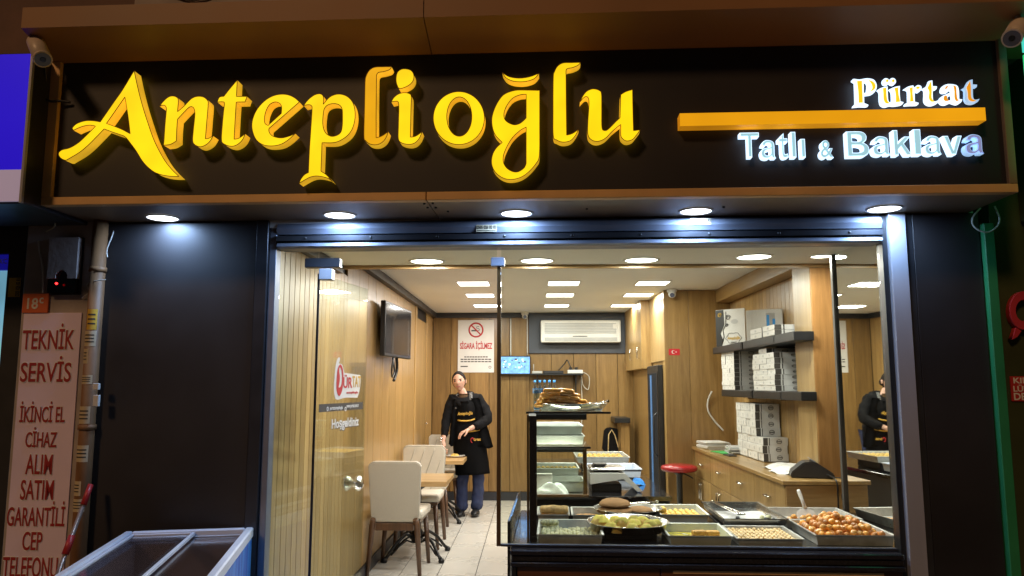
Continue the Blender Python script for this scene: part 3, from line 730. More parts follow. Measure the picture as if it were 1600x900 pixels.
# ---- dark cladding panels
pl = FW(165, 400, -0.03).x
lp = thing('cladding_panel', 'tall glossy black wall panel left of the doorway behind the chest freezer', 'panel', (-1.8, 0, STREET), F=True)
fbox('panel', (pl, -0.04, STREET), (-1.387, 0.05, ZS - .002), 'panel_dark', lp, .003)
rp = thing('cladding_panel', 'tall black wall panel between the display window and the green strip', 'panel', (2.0, 0, STREET), F=True)
gr0 = FW(1537, 400, -0.04).x
fbox('panel', (1.852, -0.03, STREET), (gr0 - .004, 0.05, ZS - .002), 'panel_dark', rp, .003)
for z in (-.02, .02):
    pass

# ================================================================== LEFT NEIGHBOUR
# grey pier that carries banner, alarm and number plate
wpier = -0.06
bl = FW(30, 600, wpier).x; br = FW(128, 600, wpier).x
pier = thing('wall_pier', 'narrow grey plastered pier carrying the pink repair shop banner', 'wall', ((bl + br) / 2, 0, STREET), F=True)
fbox('render', (bl - .02, wpier, STREET), (br + .015, 0.25, 2.42), 'plaster_grey', pier, .004)
fbox('wall', (-4.5, 0.10, STREET), (bl - .022, 0.3, 3.0), 'wall_far', pier)
fbox('wall', (br + .017, 0.06, STREET), (pl - .002, 0.3, 3.0), 'black', pier)
bn = thing('banner', 'tall pink banner with dark red repair service lettering on the pier', 'banner', ((bl + br) / 2, wpier - .004, STREET), F=True)
zt1 = FW(80, 489, wpier).z
bl2 = FW(33, 560, wpier).x; br2 = FW(124, 560, wpier).x
fbox('sheet', (bl2, wpier - .006, STREET + .3), (br2, wpier - .001, zt1), 'banner', bn, .001)
for txt, xa, xb, ya, yb2 in [('TEKNİK', 34, 118, 505, 546), ('SERVİS', 31, 113, 556, 597), ('İKİNCİ EL', 30, 103, 627, 660), ('CİHAZ', 39, 90, 667, 699), ('ALIM', 39, 83, 710, 741), ('SATIM', 31, 85, 750, 781), ('GARANTİLİ', 10, 103, 783, 822), ('CEP', 34, 67, 831, 860), ('TELEFONU', 3, 91, 871, 902)]:
    p = FW(xa, yb2, wpier - .008); q = FW(xb, ya, wpier - .008)
    b2 = text_bm(txt, .02, .011); ref = b2.copy()
    b1 = fit(text_bm(txt, .02, .046), p.x, q.x, p.z, q.z, wpier - .0075, .001, ref); ref.free()
    s = obj('lettering_outline', b1, 'banner_white', bn, F=True)
    b2 = fit(b2, p.x, q.x, p.z, q.z, wpier - .0095, .0015); obj('lettering', b2, 'banner_red', s, F=True)
p = FW(35, 490, wpier - .004); q = FW(78, 459, wpier - .004)
npl = thing('number_plate', 'small orange house number plate reading 18C above the banner', 'number plate', (p.x, wpier, p.z), F=True)
fbox('plate', (p.x, wpier - .012, p.z + .002), (q.x, wpier - .001, q.z), 'orange_plate', npl, .002)
h = q.z - p.z; wd = q.x - p.x
b1 = fit(text_bm('18', .02, .02), p.x + wd * .2, p.x + wd * .62, p.z + h * .22, p.z + h * .78, wpier - .0132, .001); obj('lettering', b1, 'white_plastic', npl, F=True)
b1 = fit(text_bm('c', .02, .02), p.x + wd * .66, p.x + wd * .82, p.z + h * .5, p.z + h * .8, wpier - .0132, .001); obj('lettering', b1, 'white_plastic', npl, F=True)
# alarm box
p = FW(72, 458, wpier - .04); q = FW(124, 371, wpier - .04)
al = thing('alarm_box', 'wall alarm siren with dark red lens and glowing red spot', 'alarm', ((p.x + q.x) / 2, wpier, p.z), F=True)
fbox('back_plate', (p.x - .006, wpier - .012, p.z - .006), (q.x + .006, wpier - .001, q.z + .006), 'black', al, .003)
zc = p.z + (q.z - p.z) * .26
bm = NB(); arc = [(p.x, zc), (p.x + (q.x - p.x) * .3, zc)] + [((p.x + q.x) / 2 - math.cos(t) * (q.x - p.x) * .22, zc + math.sin(t) * (q.z - p.z) * .15) for t in [math.pi * k / 8 for k in range(1, 8)]] + [(p.x + (q.x - p.x) * .7, zc), (q.x, zc), (q.x, q.z), (p.x, q.z)]
prism(bm, arc, wpier - .045, wpier - .0125); obj('cover', bm, 'plaster_grey', al, F=True)
bm = NB(); box(bm, (p.x + .004, wpier - .04, p.z), (q.x - .004, wpier - .0125, zc + (q.z - p.z) * .14)); obj('lens', bm, 'siren_red', al, F=True)
bm = NB(); ball(bm, (p.x + (q.x - p.x) * .34, wpier - .043, p.z + (q.z - p.z) * .17), .006); obj('indicator', bm, 'led_red', al, F=True)
# rain pipe
px0 = FW(150, 600, -0.02).x
pipe = thing('drain_pipe', 'weathered tan drain pipe plastered with stickers beside the black panel', 'pipe', (px0, -0.06, STREET), F=True)
bm = NB(); tube(bm, [(px0, -.07, STREET), (px0, -.07, 2.42)], .036, 16); obj('tube', bm, 'pipe', pipe, F=True)
for py in (420, 668):
    z = FW(150, py, -.1).z; bm = NB(); tube(bm, [(px0, -.07, z - .012), (px0, -.07, z + .012)], .042, 16); obj('collar', bm, 'pipe', pipe, F=True)
def wrap(z0, z1, a0, a1, m, name='sticker'):
    bm = NB(); grid(bm, lambda i, j: Vector((px0 + .0368 * math.sin(a0 + (a1 - a0) * i), -.07 - .0368 * math.cos(a0 + (a1 - a0) * i), z0 + (z1 - z0) * j)), 6, 1)
    s = obj(name, bm, m, pipe, F=True)
    for k in range(3):
        zz = z0 + (z1 - z0) * (.25 + .22 * k)
        bm = NB(); grid(bm, lambda i, j: Vector((px0 + .0373 * math.sin(a0 + .15 + (a1 - a0 - .4) * i), -.07 - .0373 * math.cos(a0 + .15 + (a1 - a0 - .4) * i), zz + (z1 - z0) * .08 * j)), 6, 1)
        obj('print_line', bm, 'print_dark', s, F=True)
for ya, yb2, a0, a1, m in [(483, 515, -.5, .9, 'sticker_yellow'), (517, 541, -.9, .9, 'sticker'), (545, 568, -.9, 0.1, 'sticker'), (586, 600, -1.0, .8, 'sticker'), (635, 662, -1.0, .8, 'sticker'), (696, 722, -1.0, .9, 'sticker'), (752, 775, -1.0, .3, 'sticker'), (780, 800, -1.0, .9, 'sticker')]:
    wrap(FW(150, yb2, -.1).z, FW(150, ya, -.1).z, a0, a1, m)
# bell push pair on the panel's edge
bp_ = thing('bell_push', 'pair of small white bell pushes beside the drain pipe', 'bell push', (px0 + .04, -.1, 1.4), F=True)
for ya, yb2 in ((599, 609), (617, 635)):
    p = FW(145, yb2, -.12); q = FW(155, ya, -.12); fbox('button', (p.x, -.125, p.z), (q.x, -.1065, q.z), 'white_plastic', bp_, .002)
# broom leaning
br_ = thing('broom', 'broom with red grip and metal handle leaning beside the banner', 'broom', (FZ(95, 905, .45).x, -.2, STREET), F=True)
A = FW(142, 757, -.12); Bq = FW(104, 860, -.25); D2 = A + (Bq - A) * 2.6
E1 = A + (Bq - A) * .32; E2 = A + (Bq - A) * .78; E3 = A + (Bq - A) * 1.06
D2 = A + (A - Bq).normalized() * -((A.z - (STREET + .12)) / (A - Bq).normalized().z)
bm = NB(); tube(bm, [A, E1], [.013, .014], 10); obj('grip', bm, 'red_stick', br_, F=True)
bm = NB(); tube(bm, [E2, E3], [.015, .016], 10); obj('grip', bm, 'red_stick', br_, F=True)
bm = NB(); tube(bm, [E1, D2], .010, 10); obj('handle', bm, 'broom_tin', br_, F=True)
bm = NB(); box(bm, (D2.x - .14, D2.y - .03, STREET), (D2.x + .14, D2.y + .03, STREET + .125), .01); obj('brush', bm, 'print_dark', br_, F=True)
# blue light box of the neighbour
wb_ = -0.55
p = FW(30, 317, wb_); q = FW(42, 84, wb_); zsplit = FW(36, 264, wb_).z
lb = thing('light_box_sign', 'glowing deep blue light box sign of the neighbouring shop at left', 'sign', (p.x - 1, wb_, p.z), F=True)
fbox('casing', (p.x - 2.2, wb_ + .012, p.z), (p.x + .012, -.06, q.z + .01), 'alu_dark', lb, .003)
fbox('blue_face', (p.x - 2.18, wb_, zsplit), (p.x - .002, wb_ + .011, q.z), 'blue_box', lb, .001)
fbox('pale_face', (p.x - 2.18, wb_, p.z + .008), (p.x - .002, wb_ + .011, zsplit - .002), 'pale_box', lb, .001)
fbox('edge_strip', (p.x - .001, wb_ - .004, p.z), (p.x + .012, wb_ + .0115, q.z + .01), 'alu', lb, .001)
# neighbour's window slice with blue sticker band
nb = thing('shop_window', 'slice of the neighbouring shop window with a dark blue lettered band', 'window', (bl - .5, .02, STREET), F=True)
x1 = FW(14, 420, 0.05).x; x2 = FW(34, 420, 0.05).x
zb = FW(10, 422, .05).z
fbox('pane', (x1 - 1.0, .055, STREET + .3), (x1, .065, zb - .002), 'shop_window_blue', nb, .001)
zb2 = FW(10, 398, .05).z
fbox('blue_band', (x1 - 1.0, .045, zb), (x1 + .004, .066, zb2), 'deep_blue', nb, .001)
fbox('transom', (x1 - 1.0, .04, zb2 + .003), (x1 + .004, .06, 1.457 + .86), 'alu_dark', nb, .001)
fbox('frame', (x1 + .006, .03, STREET), (bl - .024, .095, 2.35), 'charcoal', nb, .002)
p = FW(-2, 412, .04); q = FW(11, 404, .04)
b1 = fit(text_bm('KC', .02, .01), p.x, q.x, p.z, q.z, .0435, .001); obj('lettering', b1, 'white_plastic', nb, F=True)
p = FW(12, 464, .028); q = FW(33, 434, .028)
bm = NB(); box(bm, (p.x, .027, p.z), (q.x, .029, q.z)); s = obj('sticker', bm, 'sticker_yellow', nb, F=True)
b1 = text_bm('0505 026 82 83', .02, .02); b1.transform(Matrix.Rotation(R(90), 4, 'Z')); b1 = fit(b1, p.x + (q.x - p.x) * .62, q.x - .002, p.z + .003, q.z - .003, .0262, .0006); obj('lettering', b1, 'print_black', s, F=True)
# loose cables by the pier
def cable(name, label, pts, r, m, F=False, cat='cable', sub=6):
    L = [tuple(p) for p in pts]; out = []
    for i in range(len(L) - 1):
        p0, p1, p2, p3 = L[max(i - 1, 0)], L[i], L[i + 1], L[min(i + 2, len(L) - 1)]
        for k in range(sub):
            t = k / sub; out.append([0.5 * (2 * p1[a] + (p2[a] - p0[a]) * t + (2 * p0[a] - 5 * p1[a] + 4 * p2[a] - p3[a]) * t * t + (3 * p1[a] - p0[a] - 3 * p2[a] + p3[a]) * t ** 3) for a in range(3)])
    out.append(L[-1])
    bm = NB(); tube(bm, out, r, 6); return obj(name, bm, m, F=F, label=label, cat=cat)
cable('cable', 'thin white cable dangling down from the soffit by the drain pipe', [FW(182, 348, -.02), FW(174, 372, -.05), FW(167, 390, -.06), FW(168, 402, -.06)], .0035, 'cable_white', True)
cable('cable', 'grey cable hanging beside the alarm box', [FW(60, 376, -.075), FW(62, 392, -.075), FW(67, 420, -.075), FW(67, 458, -.075)], .005, 'cable_white', True)
cable('cable', 'bent pale wire drooping under the blue light box', [FW(40, 330, -.3), FW(78, 333, -.2), FW(86, 352, -.1), FW(72, 362, -.075)], .004, 'sticker', True)
cable('cable', 'thin wire tied around the drain pipe', [FW(165, 437, -.11), FW(150, 439, -.11), FW(136, 444, -.08), FW(139, 456, -.09), FW(128, 466, -.07)], .0025, 'cable_white', True)

# ---- security cameras outside
def bullet_cam(label, base, tip, r, F=True):
    base = Vector(base); tip = Vector(tip); dv = (tip - base).normalized(); L = (tip - base).length
    t = thing('security_camera', label, 'camera', base, 0, 'outdoor security cameras', F)
    def pb(name, bm, m): return obj(name, bm, m, t, F=F)
    top = base + Vector((0, 0, .055))
    bm = NB(); tube(bm, [top + Vector((0, 0, .008)), top - Vector((0, 0, .004))], .035, 16); pb('mount', bm, 'cam_white')
    bm = NB(); tube(bm, [top, base + dv * .02], .012, 10); pb('arm', bm, 'cam_white')
    bm = NB(); tube(bm, [base - dv * .02, base, tip - dv * .01], [r * .75, r, r], 18); pb('housing', bm, 'cam_white')
    bm = NB(); tube(bm, [base - dv * .01 + Vector((0, 0, r * .25)), tip + dv * .025 + Vector((0, 0, r * .25))], [r * 1.08, r * 1.08], 18); pb('hood', bm, 'cam_white') if False else bm.free()
    bm = NB(); tube(bm, [tip - dv * .012, tip], [r * 1.05, r * 1.02], 18); pb('bezel', bm, 'cam_white')
    bm = NB(); tube(bm, [tip, tip + dv * .001], [r * .86, r * .86], 18); ln = pb('lens_window', bm, 'camera_lens')
    bm = NB(); tube(bm, [tip + dv * .001, tip + dv * .004], [r * .34, r * .3], 14); obj('lens', bm, 'black_gloss', ln, F=F)
    return t
bullet_cam('pinkish white bullet camera under the left end of the sign visor', FW(56, 66, -.56), FW(67, 93, -.64), .038)
bullet_cam('dark bullet camera at the right end of the sign by the green light', FW(1592, 40, -.55), FW(1581, 60, -.66), .038)
cable('cable', 'black cable below the left security camera', [FW(70, 100, -.5), FW(72, 125, -.45), FW(70, 150, -.44), FW(78, 158, -.44), FW(95, 158, -.43), FW(110, 160, -.42)], .006, 'black', True)

# ================================================================== RIGHT NEIGHBOUR
fz = FW(1553, 400, -.04).x
gs = thing('green_strip', 'upright green painted strip at the right of the black panel', 'trim', ((gr0 + fz) / 2, -.04, STREET), F=True)
fbox('strip', (gr0, -.06, STREET), (fz, .05, ZS - .06), 'green_paint', gs, .003)
gw = thing('neighbour_wall', 'dark olive wall of the right hand shop with red lettering', 'wall', (fz + .6, -.03, STREET), F=True)
fbox('wall', (fz + .003, -.02, STREET), (fz + 2.5, .3, 3.4), 'olive_wall', gw)
loops = [[(1600 + 22 * math.cos(t), 485 + 30 * math.sin(t)) for t in [R(60) + R(240) * k / 14 for k in range(15)]] + [(1600 + 13 * math.cos(t), 485 + 17 * math.sin(t)) for t in [R(300) - R(240) * k / 14 for k in range(15)]]]
def flat_letters(loops, wf, th, m, par, name='lettering'):
    bm = outline_bm([[(FW(q[0], q[1], wf).x, FW(q[0], q[1], wf).z) for q in l] for l in loops], 1.0)
    for v in bm.verts:
        q = v.co.copy(); v.co = Vector((q.x, wf + (q.z + .5) * th, q.y))
    bmesh.ops.recalc_face_normals(bm, faces=bm.faces[:])
    return obj(name, bm, m, par, F=True)
flat_letters(loops, -.06, .035, 'red_stick', gw)
tail = [[(1588, 512), (1596, 517), (1590, 526), (1581, 531), (1585, 522)]]
flat_letters(tail, -.06, .035, 'red_stick', gw)
p = FW(1581, 627, -.026); q = FW(1640, 588, -.026)
fbox('plaque', (p.x, -.028, p.z), (q.x, -.0205, q.z), 'red_stick', gw, .001)
for txt, xa, xb, ya, yb2 in (('KIRIK', 1584, 1622, 590, 599), ('LÜKS', 1584, 1614, 601, 612), ('DE', 1585, 1603, 614, 625)):
    a = FW(xa, yb2, -.03); b = FW(xb, ya, -.03); b1 = fit(text_bm(txt, .02, .02), a.x, b.x, a.z, b.z, -.0295, .001); obj('lettering', b1, 'white_plastic', gw, F=True)
ng = thing('light_box_sign', 'glowing green sign edge of the right hand shop at the top right corner', 'sign', (2.5, -.4, 2.4), F=True)
p = FW(1590, 125, -.5); q = FW(1588, 40, -.5)
fbox('casing', (2.36, -.48, ZS - .05), (3.6, -.03, 3.1), 'olive_wall', ng)
ga = FW(1604, 113, -.5); gb = FW(1700, 82, -.5)
fbox('green_face', (ga.x, -.5, ZS + .1), (ga.x + .9, -.481, FW(1594, 84, -.5).z), 'green_light', ng)
fbox('cyan_face', (ga.x, -.5, FW(1594, 80, -.5).z), (ga.x + .9, -.481, FW(1594, 58, -.5).z), 'cyan_light', ng)
cable('cable', 'white cable loop hanging over the top of the green strip', [FW(1532, 325, -.09), FW(1520, 340, -.09), FW(1522, 354, -.09), FW(1540, 363, -.09), FW(1556, 356, -.09), FW(1562, 342, -.09), FW(1554, 322, -.09)], .004, 'cable_white', True)
# outdoor air-conditioner unit above the visor
a = FW(220, 14, -.5); b = FW(490, -40, -.5)
ou = thing('outdoor_unit', 'outdoor air conditioner with round fan grille standing above the sign', 'air conditioner', ((a.x + b.x) / 2, -.35, zv1 + .02), F=True)
fbox('casing', (a.x, -.56, zv1 + .02), (b.x + .05, -.26, zv1 + .56), 'plaster_grey', ou, .01)
cx = FW(318, -30, -.49).x; cz = zv1 + .27
for k in range(5):
    rr = .22 - k * .04; bm = NB(); tube(bm, [(cx + rr * math.cos(t), -.568, cz + rr * math.sin(t)) for t in [2 * math.pi * j / 28 for j in range(29)]], .004, 5); obj('grille_ring', bm, 'black', ou, F=True)
bm = NB(); lathe(bm, [(0, 0), (.21, 0)], n=28); bm.transform(Matrix.Translation((cx, -.562, cz)) @ Matrix.Rotation(R(90), 4, 'X')); obj('fan_opening', bm, 'black', ou, F=True)

def blue_print():
    m, n, l, b = _nodes('blue_print')
    tc = n.new('ShaderNodeTexCoord'); gr = n.new('ShaderNodeTexWave'); gr.wave_type = 'RINGS'; gr.inputs['Scale'].default_value = 3; gr.inputs['Distortion'].default_value = 6
    nz = n.new('ShaderNodeTexNoise'); nz.inputs['Scale'].default_value = 3
    l.new(tc.outputs['Object'], nz.inputs['Vector'])
    mp = n.new('ShaderNodeMapping'); mp.inputs['Scale'].default_value = (1, 9, 1); l.new(tc.outputs['Object'], mp.inputs[0])
    n2 = n.new('ShaderNodeTexNoise'); n2.inputs['Scale'].default_value = 3; l.new(mp.outputs[0], n2.inputs['Vector'])
    cr = n.new('ShaderNodeValToRGB'); cr.color_ramp.elements[0].position = .42; cr.color_ramp.elements[0].color = (.015, .10, .55, 1); cr.color_ramp.elements[1].position = .72; cr.color_ramp.elements[1].color = (.10, .40, .90, 1)
    l.new(n2.outputs[0], cr.inputs[0]); l.new(cr.outputs[0], b.inputs['Base Color']); b.inputs['Roughness'].default_value = .3
    MATS['blue_print'] = m
blue_print()
mat('deep_blue_paint', (0.01, 0.012, 0.12), 0.35)
# ================================================================== CHEST FREEZER
FZT = 0.78
c0 = PZ(208, 825, FZT); c1 = PZ(387, 829, FZT); c2 = PZ(310, 900, FZT); c3 = PZ(110, 900, FZT)
ux = (c1 - c0); W_ = ux.length
ang = math.atan2(-(c2 - c1).x, (c2 - c1).y * -1) 
dl = ((c3 - c0).normalized() + (c2 - c1).normalized()).normalized()   # along the freezer towards the street
rzf = math.atan2(dl.x, -dl.y)
fr = thing('chest_freezer', 'white ice cream chest freezer with sliding glass lids and blue side', 'freezer', ((c0 + c1) / 2 * 1.0)[:2] + (STREET,), rzf)
W2 = W_ * .5 * math.cos(rzf); Lf = 1.35; HT = FZT - STREET
def lbox(name, a, b, m, par, bev=.004): 
    bm = NB(); box(bm, a, b, bev); return obj(name, bm, m, par, True)
bm = NB(); t_ = .05
for a, b in (((-W2, -Lf, .06), (-W2 + t_, 0, HT - .05)), ((W2 - t_, -Lf, .06), (W2, 0, HT - .05)), ((-W2 + t_, -t_, .06), (W2 - t_, 0, HT - .05)), ((-W2 + t_, -Lf, .06), (W2 - t_, -Lf + t_, HT - .05)), ((-W2 + t_, -Lf + t_, .06), (W2 - t_, -t_, .2))): box(bm, a, b)
obj('body', bm, 'freezer_white', fr, True)
bm = NB(); i_ = t_ + .002
for a, b in (((-W2 + i_, -Lf + i_, .21), (-W2 + i_ + .006, -i_, HT - .05)), ((W2 - i_ - .006, -Lf + i_, .21), (W2 - i_, -i_, HT - .05)), ((-W2 + i_ + .007, -i_ - .006, .21), (W2 - i_ - .007, -i_, HT - .05)), ((-W2 + i_ + .007, -Lf + i_, .21), (W2 - i_ - .007, -i_ - .007, .22))): box(bm, a, b)
obj('liner', bm, 'freezer_inside', fr, True)
lbox('side_print', (W2 + .001, -Lf + .01, .08), (W2 + .004, -.01, HT - .052), 'blue_print', fr, 0)
bm = NB(); lathe(bm, [(0, 0.001), (.085, 0.001), (.085, -.001)], n=28, sx=1.0, sy=.62); bm.transform(Matrix.Translation((W2 + .006, -.52, HT - .20)) @ Matrix.Rotation(R(90), 4, 'Y') @ Matrix.Rotation(R(70), 4, 'Z')); lo = obj('oval_logo', bm, 'white_plastic', fr, True)
bm = NB(); lathe(bm, [(0, 0.001), (.075, 0.001), (.075, -.001)], n=28, sx=1.0, sy=.62); bm.transform(Matrix.Translation((W2 + .0075, -.52, HT - .20)) @ Matrix.Rotation(R(90), 4, 'Y') @ Matrix.Rotation(R(70), 4, 'Z')); obj('oval', bm, 'deep_blue_paint', lo, True)
lbox('rim', (-W2 - .006, -Lf - .005, HT - .048), (-W2 + .028, .006, HT), 'freezer_white', fr, .006)
lbox('rim', (W2 - .028, -Lf - .005, HT - .048), (W2 + .008, .006, HT), 'freezer_white', fr, .006)
lbox('rim', (-W2 + .029, -.024, HT - .048), (W2 - .029, .006, HT), 'freezer_white', fr, .006)
for x0, x1, zz in ((-W2 + .03, .03, HT - .02), (-.02, W2 - .03, HT - .036)):
    lid = lbox('sliding_lid', (x0 + .014, -Lf + .01, zz), (x1 - .016, -.045, zz + .005), 'glass_lid', fr, 0)
    for a, b in (((x0, -Lf + .01, zz - .004), (x0 + .013, -.03, zz + .011)), ((x1 - .015, -Lf + .01, zz - .004), (x1, -.03, zz + .011)), ((x0 + .0135, -.044, zz - .004), (x1 - .0155, -.03, zz + .011))):
        bm = NB(); box(bm, a, b, .002); obj('lid_frame', bm, 'alu' if x0 > -.1 else 'freezer_white', lid, True).location = (0, 0, 0)

# ================================================================== GLASS FRONT
ZG = 2.144
# fixed side light at the left
sl = thing('side_pane', 'narrow fixed glass side pane left of the open glass door', 'glass pane', (-1.2, .02, 0), F=True)
fbox('pane', (-1.284, .018, -.01), (-1.085, .026, ZG), 'glass', sl, 0)
p = FW(476, 418, .0); q = FW(531, 403, 0)
fbox('clamp', (p.x, -.002, p.z), (q.x, .046, q.z), 'alu_dark', sl, .003)
p = FW(498, 437, .0); q = FW(519, 419, 0)
fbox('hinge', (p.x, -.004, p.z), (q.x, .05, q.z - .002), 'alu', sl, .003)
# transom above the doorway
zd = FW(640, 418, .02).z
tr = thing('transom_pane', 'glass transom strip above the open doorway', 'glass pane', (-.6, .02, zd), F=True)
fbox('pane', (-1.0835, .018, zd), (-.172, .026, ZG), 'glass', tr, 0)
p = FW(767, 416, 0); q = FW(788, 402, 0)
fbox('clamp', (p.x, -.002, p.z), (q.x, .046, q.z), 'alu_blue', tr, .003)
# display window
win = thing('display_window', 'large fixed glass display window in front of the pastry trays', 'window', (.8, .02, .69), F=True)
fbox('pane', (-.150, .018, .703), (1.704, .026, ZG), 'glass', win, 0)
fbox('edge_profile', (-.170, .010, .69), (-.1505, .034, ZG - .09), 'gold_post', win, .002)
fbox('edge_profile', (-.150, .006, .690), (1.704, .036, .7025), 'alu_dark', win, .002)
# the door leaf, swung inwards
H_ = MF @ Vector((-1.078, .02, 0)); fe = Vector((-.965, 4.47, 0)) 
dd = fe - Vector((H_.x, H_.y, 0)); DW = dd.length; rzd = math.atan2(dd.y, dd.x)
door = thing('glass_door', 'frameless glass door swung inwards with white Hoşgeldiniz lettering and logo', 'door', (H_.x, H_.y, 0), rzd)
MD = TM[door]; MDI = MD.inverted()
def DP(u, v, y=0.0):
    o = MDI @ EYE; dv = MDI.to_3x3() @ ray(u, v); return o + dv * ((y - o.y) / dv.y)
zdoor = 2.02
lbox('pane', (0.0, -.004, .012), (DW, .004, zdoor), 'glass_door', door, 0)
bm = NB(); box(bm, (-.008, -.006, .012), (-.001, .006, zdoor), .001); obj('edge_strip', bm, 'black', door, True)
# knob pair
k = DP(559, 755, -.03)
bm = NB(); lathe(bm, [(0, -.058), (.022, -.058), (.040, -.044), (.043, -.030), (.022, -.010), (.016, -.0045)], n=10); bm.transform(Matrix.Translation((k.x, 0, k.z)) @ Matrix.Rotation(R(-90), 4, 'X')); 
obj('knob', bm, 'crystal', door, True)
bm = NB(); lathe(bm, [(0, -.058), (.022, -.058), (.040, -.044), (.043, -.030), (.022, -.010), (.016, -.0045)], n=10); bm.transform(Matrix.Translation((k.x, 0, k.z)) @ Matrix.Rotation(R(90), 4, 'X'));
obj('knob', bm, 'crystal', door, True)
bm = NB(); tube(bm, [(k.x, -.03, k.z), (k.x, .03, k.z)], .008, 10); obj('spindle', bm, 'chrome', door, True)
def door_flat(loops, y, th, m, par, name):
    bm = outline_bm([[(DP(q[0], q[1], -.006).x, DP(q[0], q[1], -.006).z) for q in l] for l in loops], 1.0)
    for v in bm.verts:
        q = v.co.copy(); v.co = Vector((q.x, y + (q.z + .5) * th, q.y))
    bmesh.ops.recalc_face_normals(bm, faces=bm.faces[:]); return obj(name, bm, m, par, True)
SD, OD = 6.43, (490, 560)
out_l = smooth_loop(Lp(OD, SD, [(235,20),(252,-10),(264,-5),(262,25),(255,50),(285,60),(300,110),(310,145,c),(470,168,c),(465,300),(440,395,c),(320,395),(235,415),(210,370),(205,290),(212,180),(222,80)]))
lg = door_flat([out_l], -.0062, .0006, 'white_plastic', door, 'logo')
ringo = smooth_loop(Lp(OD, SD, [(262,62),(285,85),(297,150),(295,240),(285,320),(262,375),(240,360),(228,300),(230,200),(240,110)]))
ringi = smooth_loop(Lp(OD, SD, [(262,90),(278,120),(284,180),(280,250),(268,285),(250,290),(258,240),(262,180),(255,130)]))
door_flat([ringo, ringi], -.0074, .0006, 'print_red', lg, 'logo_swirl')
def door_text(txt, xa, xb, ya0, ya1, yb0, yb1, m, par, off=.02, y=-.0076, name='lettering'):
    a = DP(xa, ya1, -.006); b = DP(xb, yb1, -.006); a0 = DP(xa, ya0, -.006); b0 = DP(xb, yb0, -.006)
    z0 = (a.z + b.z) / 2; z1 = (a0.z + b0.z) / 2
    return obj(name, fit(text_bm(txt, .02, off), a.x, b.x, z0, z1, y, .0006), m, par, True)
door_text('ÜR', 536, 550, 584, 607, 587, 606, 'print_red', lg)
door_text('TAT', 550, 563, 587, 606, 588, 604, 'apron_gold', lg)
door_text('anteplioglu', 541, 559, 612, 617, 610, 615, 'print_red', lg)
a = DP(498, 648, -.006); b = DP(567, 626, -.006); zz0 = (a.z + DP(567, 636, -.006).z) / 2; zz1 = (b.z + DP(498, 634, -.006).z) / 2
bb = lbox('black_band', (a.x, -.0068, zz0), (b.x, -.0062, zz1), 'print_dark', door, 0)
door_text('purtatanteplioglu', 515, 535, 636, 643, 633, 640, 'white_plastic', bb)
door_text('www.purtat.com.tr', 541, 560, 633, 640, 630, 637, 'white_plastic', bb)
for x0 in (510, 538): door_text('o', x0, x0 + 3, 636, 643, 635, 642, 'white_plastic', bb)
sh_ = door_text('Hoşgeldiniz', 518, 560.5, 657, 678, 650, 668, 'print_dark', door, .045, -.0066, 'lettering_shadow')
door_text('Hoşgeldiniz', 517.5, 560, 656.5, 677, 649.5, 667, 'white_plastic', sh_, .03, -.0078)

# ================================================================== DISPLAY LEDGE AND COUNTER
led = thing('window_ledge', 'polished black stone ledge with stepped front under the display window', 'ledge', (.8, 0, -.02), F=True)
ule = FW(797, 870, -.06).x
fbox('slab', (ule, -.06, .662), (1.7065, .05, .6885), 'granite', led, .005)
fbox('band', (ule + .006, -.05, .635), (1.7065, .05, .661), 'granite', led, .003)
fbox('lower_slab', (ule + .002, -.065, .612), (1.7065, .05, .634), 'granite', led, .004)
fbox('wood_front', (ule + .03, -.03, STREET), (.60, .05, .611), 'panel_red', led, .003)
fbox('wood_front', (.604, -.03, STREET), (1.7065, .05, .611), 'panel_red', led, .003)
fbox('top_rail', (.66, -.034, .585), (1.62, -.0305, .60), 'gold_trim', led, .001)
fbox('end_panel', (ule + .006, -.045, STREET), (ule + .028, .05, .611), 'black', led, .002)
dc = thing('display_counter', 'black counter behind the window glass carrying the pastry trays', 'counter', (.9, .5, 0), F=True)
fbox('top', (-.10, .052, .655), (1.828, 1.10, .69), 'black_gloss', dc, .004)
fbox('body', (-.06, .06, .0), (1.825, 1.05, .654), 'black', dc, .004)
fbox('screen_glass', (-.105, .06, .691), (-.099, 1.05, .82), 'glass_shelf', dc, 0)
fbox('side_panel', (-.12, .054, .0), (-.107, 1.05, .80), 'black_gloss', dc, .002)

# mirror on the right hand return wall
mi_ = thing('wall_mirror', 'tall mirror with dark edge on the side wall right of the trays', 'mirror', (1.865, 4.3, .7))
bm = NB(); box(bm, (1.898, 3.86, .0), (1.99, 4.70, 2.248)); obj('backing', bm, 'oak_dark', mi_)
bm = NB(); prism(bm, [(1.8765, 3.86), (1.842, 4.66), (1.846, 4.66), (1.8805, 3.86)], .70, 2.248, 'Z'); obj('glass', bm, 'mirror', mi_)
bm = NB(); box(bm, (1.828, 4.661, .70), (1.848, 4.69, 2.248)); obj('edge_trim', bm, 'print_dark', mi_)

